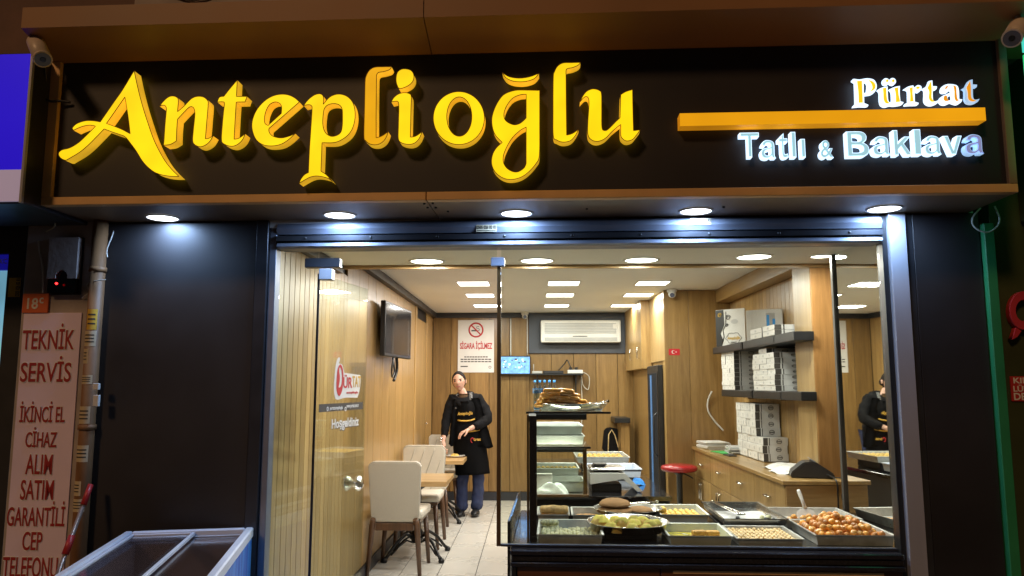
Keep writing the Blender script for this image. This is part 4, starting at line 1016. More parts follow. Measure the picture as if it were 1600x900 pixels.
# ---- tall glass case on the counter, left end
gp = thing('glass_case', 'tiered glass cabinet on a long black counter with dark corner post', 'display case', (.1, 4.6, .69))
def gobj(name, a, b, m, par=gp, bev=.002): 
    bm = NB(); box(bm, a, b, bev); return obj(name, bm, m, par)
pp = PY(826, 850, 3.92); pq = PY(838, 650, 3.92)
gobj('corner_post', (pp.x + .004, 3.91, .692), (pp.x + .042, 3.95, pq.z), 'black_gloss')
gobj('post_trim', (pp.x - .008, 3.915, .692), (pp.x + .003, 3.945, pq.z + .006), 'gold_post')
ztop = PY(885, 642, 4.45).z
a = PY(822, 642, 4.45); b = PY(950, 642, 4.45)
gobj('top_shelf', (a.x, 4.30, ztop - .010), (b.x, 5.25, ztop), 'glass_shelf')
gobj('shelf_edge', (a.x, 4.29, ztop - .011), (b.x, 4.299, ztop + .001), 'black_gloss')
gobj('light_rail', (.02, 4.32, ztop - .045), (PY(916, 645, 4.35).x, 4.37, ztop - .012), 'black')
gobj('post_rail', (pp.x, 3.951, pq.z - .03), (pp.x + .04, 4.32, pq.z), 'black')
z2 = PY(880, 698, 4.82).z
gobj('middle_shelf', (.015, 4.82, z2 - .010), (PY(923, 698, 4.82).x, 5.55, z2), 'glass_shelf')
gobj('shelf_edge', (.015, 4.81, z2 - .012), (PY(923, 698, 4.82).x, 4.819, z2 + .001), 'black_gloss')
gobj('shelf_light', (.02, 4.84, z2 - .035), (.33, 4.87, z2 - .013), 'charcoal')
gobj('led_strip', (.025, 4.872, z2 - .032), (.325, 4.885, z2 - .024), 'led_strip')
gobj('led_strip', (.025, 4.372, ztop - .042), (PY(910, 645, 4.35).x, 4.385, ztop - .034), 'led_strip')
xq = PY(914, 730, 4.84)
gobj('support_post', (xq.x - .012, 4.83, .785), (xq.x + .012, 4.86, z2 - .013), 'gold_post')
gobj('side_pane', (-.004, 3.952, .83), (.002, 5.6, ztop - .05), 'glass_shelf')
gobj('front_pane', (.015, 4.805, .80), (xq.x - .014, 4.809, z2 - .014), 'glass')
gobj('base_strip', (.015, 4.80, .782), (xq.x + .02, 4.83, .797), 'gold_post')
sc_ = thing('serving_counter', 'long black glossy serving counter running back behind the trays', 'counter', (.42, 6, 0))
zk = .78
gobj('top', (.004, 4.86, zk - .03), (.86, 7.3, zk), 'black_gloss', sc_)
gobj('front_panel', (.01, 4.88, 0.0), (.85, 4.90, zk - .031), 'black', sc_)
gobj('side_panel', (.012, 4.905, 0.0), (.03, 7.28, zk - .031), 'charcoal', sc_)
gobj('side_panel', (.83, 4.905, 0.0), (.85, 7.28, zk - .031), 'charcoal', sc_)
gobj('joint_strip', (PY(957, 775, 4.87).x - .003, 4.876, .45), (PY(957, 775, 4.87).x + .003, 4.8795, zk - .031), 'black_gloss', sc_)

# ================================================================== INTERIOR FITTINGS
# round lights in the front ceiling, square panels behind
for px, py, wh in [(667, 408, 'nearest the television'), (839, 407, 'second from the left'), (1002, 406, 'third from the left'), (1178, 401, 'nearest the shelf wall')]:
    p = PZ(px, py, 2.25); lamp_round('round_light', (p.x, p.y, 2.2495), .118, 'diffuser_warm', False, 'large round white ceiling light just inside the window, ' + wh, 'round lights of the front ceiling', 19, (1.0, 0.96, 0.89))
p = PZ(1283, 400, 2.25)
lamp_round('round_light', (p.x, p.y, 2.2495), .07, 'diffuser_warm', False, 'small spot light in the front ceiling beside the mirror', 'round lights of the front ceiling', 8, (1.0, 0.96, 0.89))
rows = ('front', 'middle', 'rear'); cols = ('left', 'centre', 'right')
for ci, X_ in enumerate((-.535, .303, 1.125)):
    for ri, Y_ in enumerate((7.09, 8.03, 9.1)):
        t = thing('ceiling_panel_light', f'square white ceiling light, {rows[ri]} one of the {cols[ci]} row', 'ceiling light', (X_ if not (ci == 2 and ri == 2) else 1.10, Y_, 2.3995), 0, 'square ceiling lights')
        bm = NB(); s_ = .155
        for a, b in (((-s_, -s_, -.006), (s_, -s_ + .014, 0)), ((-s_, s_ - .014, -.006), (s_, s_, 0)), ((-s_, -s_ + .0145, -.006), (-s_ + .014, s_ - .0145, 0)), ((s_ - .014, -s_ + .0145, -.006), (s_, s_ - .0145, 0))): box(bm, a, b)
        obj('frame', bm, 'white_plastic', t, True)
        bm = NB(); box(bm, (-s_ + .015, -s_ + .015, -.005), (s_ - .015, s_ - .015, -.001)); obj('diffuser', bm, 'diffuser_warm', t, True)
        l = area('lamp_light', Matrix(), .27, 14.0, (1.0, 0.955, 0.88), True); l.parent = t; l.matrix_basis = Matrix.Translation((0, 0, -.008))

# air conditioner
a = PY(845, 535, YB - .2); b = PY(970, 500, YB - .2)
ac = thing('air_conditioner', 'white wall air conditioner set in the grey recess board', 'air conditioner', ((a.x + b.x) / 2, YB - .05, a.z))
def iobj(name, A_, B_, m, par, bev=.003):
    bm = NB(); box(bm, A_, B_, bev); return obj(name, bm, m, par)
iobj('casing', (a.x, YB - .20, a.z), (b.x, YB - .032, b.z), 'white_plastic', ac, .02)
gw_ = b.x - a.x; gh = b.z - a.z
for k in range(7):
    z = a.z + gh * (.40 + .07 * k); iobj('grille_slat', (a.x + gw_ * .05, YB - .207, z), (b.x - gw_ * .06, YB - .2005, z + gh * .045), 'grey_plastic', ac, .001)
iobj('air_outlet', (a.x + gw_ * .05, YB - .206, a.z + gh * .07), (b.x - gw_ * .05, YB - .2005, a.z + gh * .22), 'grey_plastic', ac, .001)
iobj('display_strip', (a.x + gw_ * .40, YB - .204, a.z + gh * .255), (a.x + gw_ * .58, YB - .2005, a.z + gh * .29), 'black', ac, .001)
iobj('label', (b.x - gw_ * .10, YB - .211, a.z + gh * .62), (b.x - gw_ * .045, YB - .2075, a.z + gh * .82), 'white_paper', ac, .0005)
# poster
a = PY(715, 582, YB - .01); b = PY(772, 500, YB - .01)
po = thing('no_smoking_poster', 'white no smoking poster reading SİGARA İÇİLMEZ on the back wall', 'poster', ((a.x + b.x) / 2, YB - .006, a.z))
iobj('sheet', (a.x, YB - .006, a.z), (b.x, YB - .001, b.z), 'white_paper', po, .001)
cx, cz = (a.x + b.x) / 2, b.z - (b.z - a.z) * .19; rr = (b.x - a.x) * .21
bm = NB(); lathe(bm, [(rr * .80, 0), (rr * .80, .002), (rr, .002), (rr, 0)], n=32); bm.transform(Matrix.Translation((cx, YB - .0062, cz)) @ Matrix.Rotation(R(90), 4, 'X')); obj('ban_ring', bm, 'print_red', po)
bm = NB(); box(bm, (-rr * .85, -.001, -rr * .09), (rr * .85, .001, rr * .09)); bm.transform(Matrix.Translation((cx, YB - .0105, cz)) @ Matrix.Rotation(R(45), 4, 'Y')); obj('ban_bar', bm, 'print_red', po)
iobj('cigarette', (cx - rr * .6, YB - .0085, cz - rr * .18), (cx + rr * .15, YB - .0065, cz - rr * .02), 'print_black', po, 0)
bm = NB(); tube(bm, [(cx + rr * x_, YB - .0075, cz + rr * z_) for x_, z_ in ((.2, -.1), (.5, 0), (.35, .2), (.1, .15), (.05, .4), (.4, .45))], rr * .04, 5); obj('smoke_mark', bm, 'print_black', po)
bw_ = b.x - a.x; bh = b.z - a.z
obj('lettering', fit(text_bm('SİGARA İÇİLMEZ', .02, .03), a.x + bw_ * .06, b.x - bw_ * .05, a.z + bh * .42, a.z + bh * .60, YB - .0078, .0012), 'print_red', po)
for k, (x0, x1) in enumerate(((.18, .84), (.08, .94), (.08, .94))):
    for j in range(9):
        s0 = x0 + (x1 - x0) * j / 9
        iobj('print_line', (a.x + bw_ * s0, YB - .0072, a.z + bh * (.285 - .045 * k)), (a.x + bw_ * (s0 + (x1 - x0) / 9 * .82), YB - .0062, a.z + bh * (.305 - .045 * k)), 'print_dark', po, 0)
iobj('print_line', (a.x + bw_ * .08, YB - .0072, a.z + bh * .105), (a.x + bw_ * .28, YB - .0062, a.z + bh * .125), 'print_dark', po, 0)
bm = NB(); lathe(bm, [(.012, 0), (.012, .001), (.018, .001), (.018, 0)], n=16); bm.transform(Matrix.Translation((b.x - bw_ * .11, YB - .0062, a.z + bh * .10)) @ Matrix.Rotation(R(90), 4, 'X')); obj('emblem', bm, 'print_dark', po)
# cctv monitor
a = PY(781, 586, YB - .08); b = PY(829, 556, YB - .08)
mo = thing('cctv_monitor', 'small monitor showing bluish camera pictures on the back wall', 'monitor', ((a.x + b.x) / 2, YB - .05, a.z))
iobj('casing', (a.x, YB - .08, a.z), (b.x, YB - .04, b.z), 'black', mo, .004)
iobj('screen', (a.x + .015, YB - .0825, a.z + .02), (b.x - .012, YB - .0805, b.z - .012), 'screen_blue', mo, 0)
for k in range(26):
    u_, v_ = rng.uniform(.06, .9), rng.uniform(.3, .92); sx_, sy_ = rng.uniform(.02, .07), rng.uniform(.015, .05)
    X0 = a.x + .02 + (b.x - a.x - .04) * u_ * .95; Z0 = a.z + .025 + (b.z - a.z - .045) * v_ * .92
    if Z0 + .01 < b.z - .02 and X0 < b.x - .03:
        iobj('screen_patch', (X0, YB - .0832 - .0002 * k, Z0), (min(X0 + sx_ * .5, b.x - .015), YB - .0827, min(Z0 + sy_ * .5, b.z - .014)), 'screen_pale' if k % 3 else 'print_dark', mo, 0)
iobj('bracket', ((a.x + b.x) / 2 - .04, YB - .0395, a.z + .05), ((a.x + b.x) / 2 + .04, YB - .001, b.z - .05), 'black', mo, .002)
cable('cable', 'white cable duct running down the back wall to the monitor', [(PY(798, 490, YB - .012).x, YB - .012, 2.33), (PY(798, 490, YB - .012).x, YB - .012, b.z + .004)], .009, 'white_plastic')
# wall shelf with router and strip
a = PY(829, 586, YB - .2); b = PY(914, 578, YB - .2)
ws = thing('wall_shelf', 'small black bracket shelf on the back wall below the air conditioner', 'shelf', ((a.x + b.x) / 2, YB - .1, a.z))
iobj('board', (a.x, YB - .22, a.z), (b.x - .02, YB - .001, a.z + .018), 'black', ws, .002)
for x_ in (a.x + .08, b.x - .12): iobj('bracket', (x_, YB - .18, a.z - .12), (x_ + .012, YB - .001, a.z - .001), 'black', ws, .002)
iobj('rail', (b.x - .115, YB - .02, a.z - .28), (b.x - .10, YB - .001, a.z - .121), 'black', ws, .001)
ro = thing('video_recorder', 'flat black video recorder on the small wall shelf', 'recorder', (a.x + .25, YB - .12, a.z + .018))
iobj('casing', (a.x + .16, YB - .2, a.z + .019), (a.x + .42, YB - .04, a.z + .055), 'black', ro, .003)
iobj('port_strip', (a.x + .18, YB - .203, a.z + .028), (a.x + .40, YB - .2005, a.z + .045), 'charcoal', ro, .001)
ro2 = thing('router', 'white router box at the left end of the wall shelf', 'router', (a.x + .08, YB - .12, a.z + .018))
iobj('casing', (a.x + .02, YB - .2, a.z + .019), (a.x + .15, YB - .06, a.z + .050), 'grey_plastic', ro2, .004)
bm = NB(); tube(bm, [(a.x + .04, YB - .08, a.z + .05), (a.x + .04, YB - .06, a.z + .14)], .005, 6); obj('antenna', bm, 'grey_plastic', ro2)
ps = thing('power_strip', 'white multi socket power strip at the right end of the wall shelf', 'power strip', (b.x - .08, YB - .12, a.z + .018))
iobj('casing', (b.x - .22, YB - .2, a.z + .019), (b.x - .025, YB - .14, a.z + .065), 'white_plastic', ps, .005)
for k in range(2): iobj('plug', (b.x - .20 + .07 * k, YB - .19, a.z + .066), (b.x - .16 + .07 * k, YB - .15, a.z + .10), 'black', ps, .004)
cable('cable', 'black cable arching over the recorder on the wall shelf', [(a.x + .36, YB - .1, a.z + .06), (a.x + .44, YB - .1, a.z + .15), (b.x - .22, YB - .12, a.z + .19), (b.x - .18, YB - .16, a.z + .10)], .008, 'black')
cable('cable', 'white cable looping down from the power strip to the counter', [(b.x - .03, YB - .15, a.z + .04), (b.x + .06, YB - .08, a.z - .02), (b.x + .05, YB - .06, a.z - .18), (b.x - .02, YB - .05, a.z - .12), (b.x - .04, YB - .03, a.z + .05), (b.x - .03, YB - .03, a.z - .4), (b.x - .05, YB - .03, a.z - .75)], .006, 'cable_white')
# ceiling cameras inside
def dome_cam(label, p, dirv):
    t = thing('dome_camera', label, 'camera', p, 0, 'indoor security cameras')
    bm = NB(); lathe(bm, [(.05, 0), (.05, -.02), (.045, -.03)], n=18); bm.transform(Matrix.Translation(p)); obj('base', bm, 'white_plastic', t)
    bm = NB(); ball(bm, Vector(p) + Vector((0, -.01, -.05)), .038, 16, 10); obj('eyeball', bm, 'white_plastic', t, smooth=True)
    dv = Vector(dirv).normalized(); q = Vector(p) + Vector((0, -.01, -.05)) + dv * .030
    bm = NB(); tube(bm, [q, q + dv * .011], .022, 14); obj('lens', bm, 'camera_lens', t)
dome_cam('small white camera in the ceiling corner above the flag sticker', (1.39, 7.56, 2.398), (-.2, -1, -.4))
dome_cam('small white camera left of the grey recess board on the back wall', (-.08, 9.95, 2.398), (0, -1, -.4))
cable('cable', 'thin white cable running down the wall below the rear camera', [(-.055, YB - .06, 2.36), (-.05, YB - .012, 2.3), (-.05, YB - .012, 1.85)], .006, 'white_plastic')
# television on the left wall
tv = thing('television', 'flat black television on a bracket on the left wood wall', 'television', (XL, 6.8, 1.7))
t0 = Vector((-1.155, 6.28, 0)); t1 = Vector((-1.165, 7.32, 0))
t0 = PX(612, 560, -1.19); 
MT = Matrix.Translation((-1.205, 6.80, 1.925)) @ Matrix.Rotation(R(-4), 4, 'Z')
bm = NB(); box(bm, (-.012, -.48, -.225), (.03, .48, .235), .006, M=MT); obj('bezel', bm, 'black', tv)
bm = NB(); box(bm, (-.05, -.30, -.15), (-.013, .30, .16), .01, M=MT); obj('rear_casing', bm, 'black', tv)
bm = NB(); box(bm, (.0302, -.455, -.20), (.032, .455, .215), M=MT); obj('screen', bm, 'black_gloss', tv)
bm = NB(); box(bm, (-.075, -.1, -.12), (-.051, .1, .12), .003, M=MT); obj('bracket', bm, 'iron', tv)
cable('cable', 'black cable bundle dangling below the television', [(-1.2, 6.70, 1.70), (-1.2, 6.62, 1.60), (-1.22, 6.75, 1.53), (-1.22, 6.86, 1.58), (-1.23, 6.82, 1.70)], .008, 'black')
cable('cable', 'short black cable with plugs hanging under the television', [(-1.21, 6.90, 1.70), (-1.21, 6.93, 1.6), (-1.22, 6.88, 1.52), (-1.22, 6.84, 1.50)], .014, 'black')
# flag sticker
a = PY(1045, 555, yp - .002); b = PY(1062, 545, yp - .002)
fg = thing('flag_sticker', 'small red flag sticker with white crescent and star on the partition', 'flag', ((a.x + b.x) / 2, yp, a.z))
iobj('field', (a.x, yp - .0025, a.z), (b.x, yp - .0005, b.z), 'flag_red', fg, 0)
fw, fh = b.x - a.x, b.z - a.z; cx, cz = a.x + fw * .42, (a.z + b.z) / 2; ro_ = fh * .27
L1 = [(cx + ro_ * math.cos(t), cz + ro_ * math.sin(t)) for t in [R(40) + R(280) * k / 20 for k in range(21)]] + [(cx + ro_ * .22 + ro_ * .8 * math.cos(t), cz + ro_ * .8 * math.sin(t)) for t in [R(312) - R(264) * k / 20 for k in range(21)]]
st = [(a.x + fw * .66 + fh * (.13 if k % 2 == 0 else .055) * math.cos(math.pi * k / 5), cz + fh * (.13 if k % 2 == 0 else .055) * math.sin(math.pi * k / 5)) for k in range(10)]
for nm, L in (('crescent', L1), ('star', st)):
    bm = outline_bm([L], 1.0)
    for v in bm.verts: q = v.co.copy(); v.co = Vector((q.x, yp - .004 + (q.z + .5) * .001, q.y))
    obj(nm, bm, 'white_plastic', fg)
# glass door fridge inside the partition
fd = thing('fridge', 'tall fridge with bluish glass door in the side of the partition', 'fridge', (1.3, 8.2, .02))
iobj('door_frame', (xp - .05, 7.77, .03), (xp - .001, 8.49, 1.66), 'black', fd, .004)
iobj('glass_panel', (xp - .054, 7.83, .12), (xp - .0505, 8.43, 1.58), 'fridge_blue', fd, .001)
iobj('blue_strip', (xp - .0562, 8.16, .14), (xp - .0545, 8.27, 1.56), 'strip_blue', fd, 0)
iobj('dark_strip', (xp - .0562, 7.80, .10), (xp - .0545, 7.825, 1.6), 'alu_dark', fd, 0)
bm = NB(); tube(bm, [(xp - .055, 7.86, .75), (xp - .09, 7.86, .78), (xp - .09, 7.86, 1.15), (xp - .055, 7.86, 1.18)], .007, 8); obj('handle', bm, 'alu_dark', fd)
# small ledge and hanging bag on the back wall
bk = thing('corner_shelf', 'small black corner ledge beside the fridge on the back wall', 'shelf', (1.2, 9.7, .9))
iobj('board', (1.02, 9.55, 1.0), (1.21, YB - .002, 1.06), 'black', bk, .003)
iobj('panel', (1.10, 9.62, .0), (1.205, YB - .013, .998), 'oak_dark', bk, .002)
a = PY(942, 710, 9.9); b = PY(970, 668, 9.9)
hb = thing('shoulder_bag', 'dark bag with cream piping hanging on the back wall', 'bag', ((a.x + b.x) / 2, YB - .05, a.z))
bm = NB(); prism(bm, [(a.x, a.z + .05), (a.x + .03, b.z - .03), (a.x + .09, b.z), (b.x - .03, b.z - .02), (b.x, a.z + .06), (b.x - .08, a.z + .02), (a.x + .1, a.z)], YB - .11, YB - .003); bmesh.ops.bevel(bm, geom=bm.edges[:], offset=.012, segments=2, affect='EDGES'); obj('body', bm, 'cloth_black', hb)
bm = NB(); tube(bm, [(a.x + .07, YB - .118, a.z + .03), (a.x + .08, YB - .12, b.z - .09), (a.x + .12, YB - .12, b.z - .03), (a.x + .16, YB - .12, b.z - .10), (a.x + .20, YB - .118, a.z + .09), (a.x + .24, YB - .118, a.z + .05)], .008, 6); obj('strap', bm, 'pastry_pale', hb)
# stool
st_ = thing('bar_stool', 'round red vinyl stool on a black post beside the partition', 'stool', (1.385, 7.40, 0))
bm = NB(); lathe(bm, [(0, .655), (.14, .655), (.168, .668), (.172, .69), (.16, .708), (.12, .718), (0, .72)], n=32); obj('seat', bm, 'red_vinyl', st_, True)
bm = NB(); lathe(bm, [(0, .02), (.028, .02), (.028, .62), (.06, .65), (.12, .654), (0, .654)], n=18); obj('post', bm, 'black', st_, True)
bm = NB(); lathe(bm, [(0, 0), (.19, 0), (.19, .012), (.05, .03), (0, .03)], n=28); obj('base', bm, 'iron', st_, True)
bm = NB(); tube(bm, [(.02, -.02, .645), (.08, -.06, .62), (.11, -.08, .60)], .006, 6); obj('lever', bm, 'black', st_, True)

# ---- drawer counter under the shelves
kc = thing('drawer_counter', 'long oak counter with drawers and doors along the right wall', 'counter', (1.75, 6.3, 0))
XF, YF, ZK = 1.575, 4.93, .87
iobj('worktop', (XF - .02, YF - .02, ZK - .028), (XR - .003, yp - .002, ZK), 'oak_y', kc, .003)
iobj('carcass', (XF + .02, YF, .0), (XR - .004, yp - .003, ZK - .029), 'oak_dark', kc, .002)
iobj('end_panel', (XF + .0, YF - .012, .0), (1.968, YF - .001, ZK - .029), 'oak_x', kc, .002)
segs = [YF + .01 + i * (yp - YF - .02) / 4 for i in range(5)]
for i in range(4):
    y0, y1 = segs[i] + .003, segs[i + 1] - .003
    dr = iobj('drawer', (XF, y0, .60), (XF + .019, y1, ZK - .034), 'oak', kc, .002)
    ym = (y0 + y1) / 2
    bm = NB(); tube(bm, [(XF - .001, ym - .045, .73), (XF - .025, ym - .04, .73), (XF - .025, ym + .04, .73), (XF - .001, ym + .045, .73)], .006, 8); obj('handle', bm, 'chrome', dr)
    for a_, b_, hy in ((y0, (y0 + y1) / 2 - .002, (y0 + y1) / 2 - .04), ((y0 + y1) / 2 + .002, y1, (y0 + y1) / 2 + .04)):
        do = iobj('door', (XF, a_, .06), (XF + .019, b_, .595), 'oak', kc, .002)
        bm = NB(); tube(bm, [(XF - .001, hy, .56), (XF - .025, hy, .555), (XF - .025, hy, .42), (XF - .001, hy, .415)], .006, 8); obj('handle', bm, 'chrome', do)
# shelves
def shelf(label, y0, y1, x0, z0, z1):
    t = thing('wall_shelf', label, 'shelf', (XR, (y0 + y1) / 2, z0), 0, 'dark shelves on the plank wall')
    iobj('board', (x0, y0, z0), (XR - .002, y1, z1), 'black', t, .003)
    if y0 < 5.45: iobj('board_end', (x0, 5.02, z0), (1.832, y0 - .001, z1), 'black', t, .003)
    iobj('front_cap', (x0 - .003, y0 + .02, z0 + .008), (x0 - .0005, y1 - .02, z1 - .008), 'black', t, .0005)
    iobj('bracket', (XR - .14, (y0 + y1) / 2 - .01, z0 - .012), (XR - .002, (y0 + y1) / 2 + .01, z0 - .001), 'black', t, .001)
# the front shelves pass in front of the pillar's inner face
shelf('upper dark shelf nearest the window, carrying flat boxes', 5.41, 6.22, 1.70, 1.745, 1.805)
shelf('upper dark shelf further back, carrying large carrier bags', 6.26, 7.25, 1.70, 1.745, 1.805)
shelf('middle dark shelf nearest the window with box stacks', 5.41, 6.10, 1.73, 1.358, 1.416)
shelf('middle dark shelf further back with box stacks', 6.13, 7.10, 1.73, 1.358, 1.416)

# ---- cake boxes
BW, BD, BH = .24, .16, .040         # long side towards the street, end towards the room
def make_cake_box(label, group):
    t = thing('cake_box', label, 'box', (0, 0, 0), 0, group)
    bm = NB(); box(bm, (0, 0, 0), (BW, BD, BH), .0015)
    for f in bm.faces:
        f.material_index = 1 if f.normal.x < -.5 else 0
    obj('carton', bm, ['box_grey', 'white_paper'], t, True)
    lbox('dark_band', (.002, -.0008, .001), (.046, -.0001, BH - .001), 'print_dark', t, 0)
    lbox('dark_line', (.058, -.0008, .001), (.066, -.0001, BH - .001), 'print_dark', t, 0)
    bm = NB(); tube(bm, [(.155 + .026 * math.cos(q), -.0008, .020 + .010 * math.sin(q)) for q in [2 * math.pi * k / 14 for k in range(15)]], .0016, 4); obj('oval_print', bm, 'print_dark', t, True)
    lbox('print_line', (.132, -.0008, .0175), (.178, -.0001, .0225), 'print_dark', t, 0)
    lbox('end_seam', (-.0008, .004, .003), (-.0001, BD - .004, .0045), 'box_grey', t, 0)
    lbox('end_print', (-.0008, BD * .45, .012), (-.0001, BD * .6, .028), 'box_grey', t, 0)
    return t
cb0 = None
def put_box(p, label, group, sc=(1, 1, 1), rz=0):
    global cb0
    if cb0 is None:
        cb0 = make_cake_box(label, group); c_ = cb0
        c_.location = p
    else: c_ = dup(cb0, p, 0, label, group)
    c_.scale = sc; c_.rotation_euler = (0, 0, rz)
    return c_
def box_stack(x, y, z, nx, nz, sc, label, group, jit=.004):
    for k in range(nz):
        for i in range(nx):
            put_box((x + rng.uniform(-jit, jit), y + i * BD * sc[1] * 1.01, z + k * BH * sc[2] * 1.003), label, group, sc, rng.uniform(-.012, .012))
zsh = 1.417
# middle shelf, far stack and near stack
box_stack(1.735, 6.66, zsh, 3, 9, (.98, .86, .93), 'grey and white cake box in the far stack on the middle shelf', 'cake boxes of the far stack on the middle shelf')
box_stack(1.733, 5.55, zsh, 3, 7, (.98, 1.10, .98), 'grey and white cake box in the near stack on the middle shelf', 'cake boxes of the near stack on the middle shelf')
put_box((1.75, 5.78, zsh + 7 * BH * .98 * 1.003 + .002), 'single cake box lying on top of the near stack on the middle shelf', 'loose cake boxes', (.9, 1.2, .9))
# stack on the counter: a broad foot of three layers, narrower above
box_stack(1.775, 6.05, ZK + .006, 5, 3, (.80, .88, 1.5), 'cake box in the broad foot of the stack on the oak counter', 'cake boxes in the foot of the counter stack')
box_stack(1.770, 6.20, ZK + .006 + 3 * BH * 1.5 * 1.003 + .001, 4, 4, (.80, .88, 1.58), 'cake box in the narrower top of the stack on the oak counter', 'cake boxes in the top of the counter stack')
# flat wide boxes on the upper shelf
for k in range(2):
    put_box((1.702, 5.42, 1.806 + k * .038), 'flat grey cake box on the upper shelf, ' + ('lower' if k == 0 else 'upper') + ' of the near pair', 'flat boxes on the upper shelf', (1.1, 1.7, .93))
    put_box((1.702, 5.72, 1.806 + k * .038), 'flat white ended cake box on the upper shelf, ' + ('lower' if k == 0 else 'upper') + ' of the farther pair', 'flat boxes on the upper shelf', (1.1, 1.8, .93))
# carrier bags standing on the far upper shelf: big printed one in front, a fan of plain ones behind
def carrier(label, y, h, wd, th, lean, m, printed=False, x0=1.70):
    t = thing('carrier_bag', label, 'bag', (x0, y, 1.806), R(lean), 'carrier bags on the upper shelf')
    bm = NB(); prism(bm, [(0, 0), (wd, 0), (wd, h), (0.0, h)], 0, th); bmesh.ops.bevel(bm, geom=bm.edges[:], offset=.002, segments=1, affect='EDGES'); obj('sheet', bm, m, t, True)
    if printed:
        bm = NB(); prism(bm, [(.002, .002), (.06, .002), (.075, .06), (.05, .12), (.09, .2), (.085, h - .003), (.002, h - .003)], -.0016, -.0002); obj('dark_print', bm, 'print_black', t, True)
        for cx_, cz_, r_ in ((.13, h - .075, .026), (.115, h - .145, .016), (.045, h - .05, .022)):
            bm = NB(); tube(bm, [(cx_ + r_ * (1 - k / 26) * math.cos(k * .55), -.0016, cz_ + r_ * (1 - k / 26) * math.sin(k * .55)) for k in range(20)], .003, 5); obj('swirl_print', bm, 'print_black' if cx_ > .1 else 'sticker_yellow', t, True)
        bm = NB(); tube(bm, [(.06, -.0016, .02), (.085, -.0016, .09), (.075, -.0016, .15), (.105, -.0016, .2), (.11, -.0016, h - .02)], .0035, 5); obj('swirl_print', bm, 'print_black', t, True)
        bm = NB(); lathe(bm, [(0, 0), (.036, 0)], n=24, sx=1, sy=.6); bm.transform(Matrix.Translation((.195, -.0018, h - .115)) @ Matrix.Rotation(R(90), 4, 'X')); obj('hand_hole', bm, 'box_grey', t, True)
        bm = NB(); tube(bm, [(.18 + (.075 + .006 * math.cos(6 * q)) * math.cos(q), -.0018, .075 + (.048 + .004 * math.cos(6 * q)) * math.sin(q)) for q in [2 * math.pi * k / 40 for k in range(41)]], .002, 5); obj('badge_outline', bm, 'print_dark', t, True)
        obj('lettering', fit(text_bm('Anteplioğlu', .02, .01, shear=.3), .115, .245, .055, .092, -.002, .001), 'sticker_yellow', t, True)
        lbox('print_line', (.15, -.0018, .035), (.21, -.0004, .042), 'print_dark', t, 0)
    return t
carrier('large white carrier bag with black swirls and gold lettering on the upper shelf', 7.13, .34, .30, .012, -45, 'white_paper', True, 1.705)
for k in range(6):
    xk = 1.835 + .004 * k; yk = xk * 1200 / (334 + 6 * k)
    carrier(f'plain white carrier bag in the fan, {("next to", "second from", "third from", "fourth from", "fifth from", "farthest from")[k]} the printed bag', yk, .285 - .008 * k, .14, .008, -42, 'white_paper', False, xk)
t = carrier('small grey carrier bag with blue marks at the right end of the white fan', 6.07, .215, .12, .01, -6, 'box_grey', False, 1.845)
lbox('blue_mark', (.05, -.0012, .10), (.075, -.0002, .17), 'sticker_blue', t, 0); lbox('blue_mark', (.006, -.0012, .04), (.026, -.0002, .2), 'sticker_blue', t, 0)
# papers, card terminal and cloth on the counter
def sheaf(name, label, cat, x, y, z, wd, dp, n, m, rz, dz=.006):
    t = thing(name, label, cat, (x, y, z), R(rz))
    for k in range(n):
        M_ = Matrix.Rotation(R(rng.uniform(-7, 7)), 4, 'Z') @ Matrix.Translation((rng.uniform(-.012, .012), rng.uniform(-.012, .012), .001 + k * dz))
        bm = NB(); box(bm, (-wd / 2, -dp / 2, 0), (wd / 2, dp / 2, dz * .8), M=M_); obj('sheet', bm, m, t, True)
    return t
sheaf('paper_stack', 'stack of white papers at the far end of the oak counter', 'papers', 1.70, 7.36, ZK + .001, .22, .3, 6, 'white_paper', 8, .011)
sheaf('paper_stack', 'grey catalogue pile beside the cake boxes on the oak counter', 'papers', 1.80, 6.85, ZK + .001, .2, .26, 5, 'box_grey', -4, .012)
gn = thing('folder', 'green folder lying flat near the papers on the oak counter', 'folder', (1.68, 6.9, ZK), R(10)); lbox('cover', (-.06, -.14, .001), (.06, .14, .007), 'green_paper', gn, .001); lbox('spine', (.0605, -.14, .001), (.066, .14, .009), 'print_black', gn, .001)
ph = thing('phone', 'black phone lying on the oak counter in front of the green folder', 'phone', (1.66, 6.6, ZK), R(6)); lbox('body', (-.036, -.075, .001), (.036, .075, .01), 'black_gloss', ph, .003); lbox('screen', (-.032, -.068, .0101), (.032, .068, .0107), 'charcoal', ph, 0)
def crumple(bm, cx, cy, z, rx, ry, h, n=14, seed=1):
    q = random.Random(seed); ph_ = [(q.uniform(3, 9), q.uniform(3, 9), q.uniform(0, 6)) for _ in range(6)]
    def f(i, j):
        a, b = i * 2 - 1, j * 2 - 1
        e = max(0, 1 - (abs(a) ** 3 + abs(b) ** 3) * .8)
        s = sum(math.sin(p0 * a + p1 * b + p2) for p0, p1, p2 in ph_) / 6
        return Vector((cx + rx * a * (1 + .12 * s), cy + ry * b * (1 + .12 * s), z + max(.001, h * (e * .6 + s * .5 * e + .12 * e))))
    grid(bm, f, n, n)
    return bm
bm = NB(); crumple(bm, 1.80, 5.62, ZK + .001, .13, .10, .05, seed=3); obj('cloth', bm, 'white_paper', label='crumpled white cloth beside the cake boxes on the counter', cat='cloth')
bm = NB(); crumple(bm, 1.735, 5.35, ZK + .001, .10, .12, .05, seed=5); obj('paper_wrap', bm, 'white_paper', label='crumpled white wrapping paper in front of the card terminal', cat='paper')
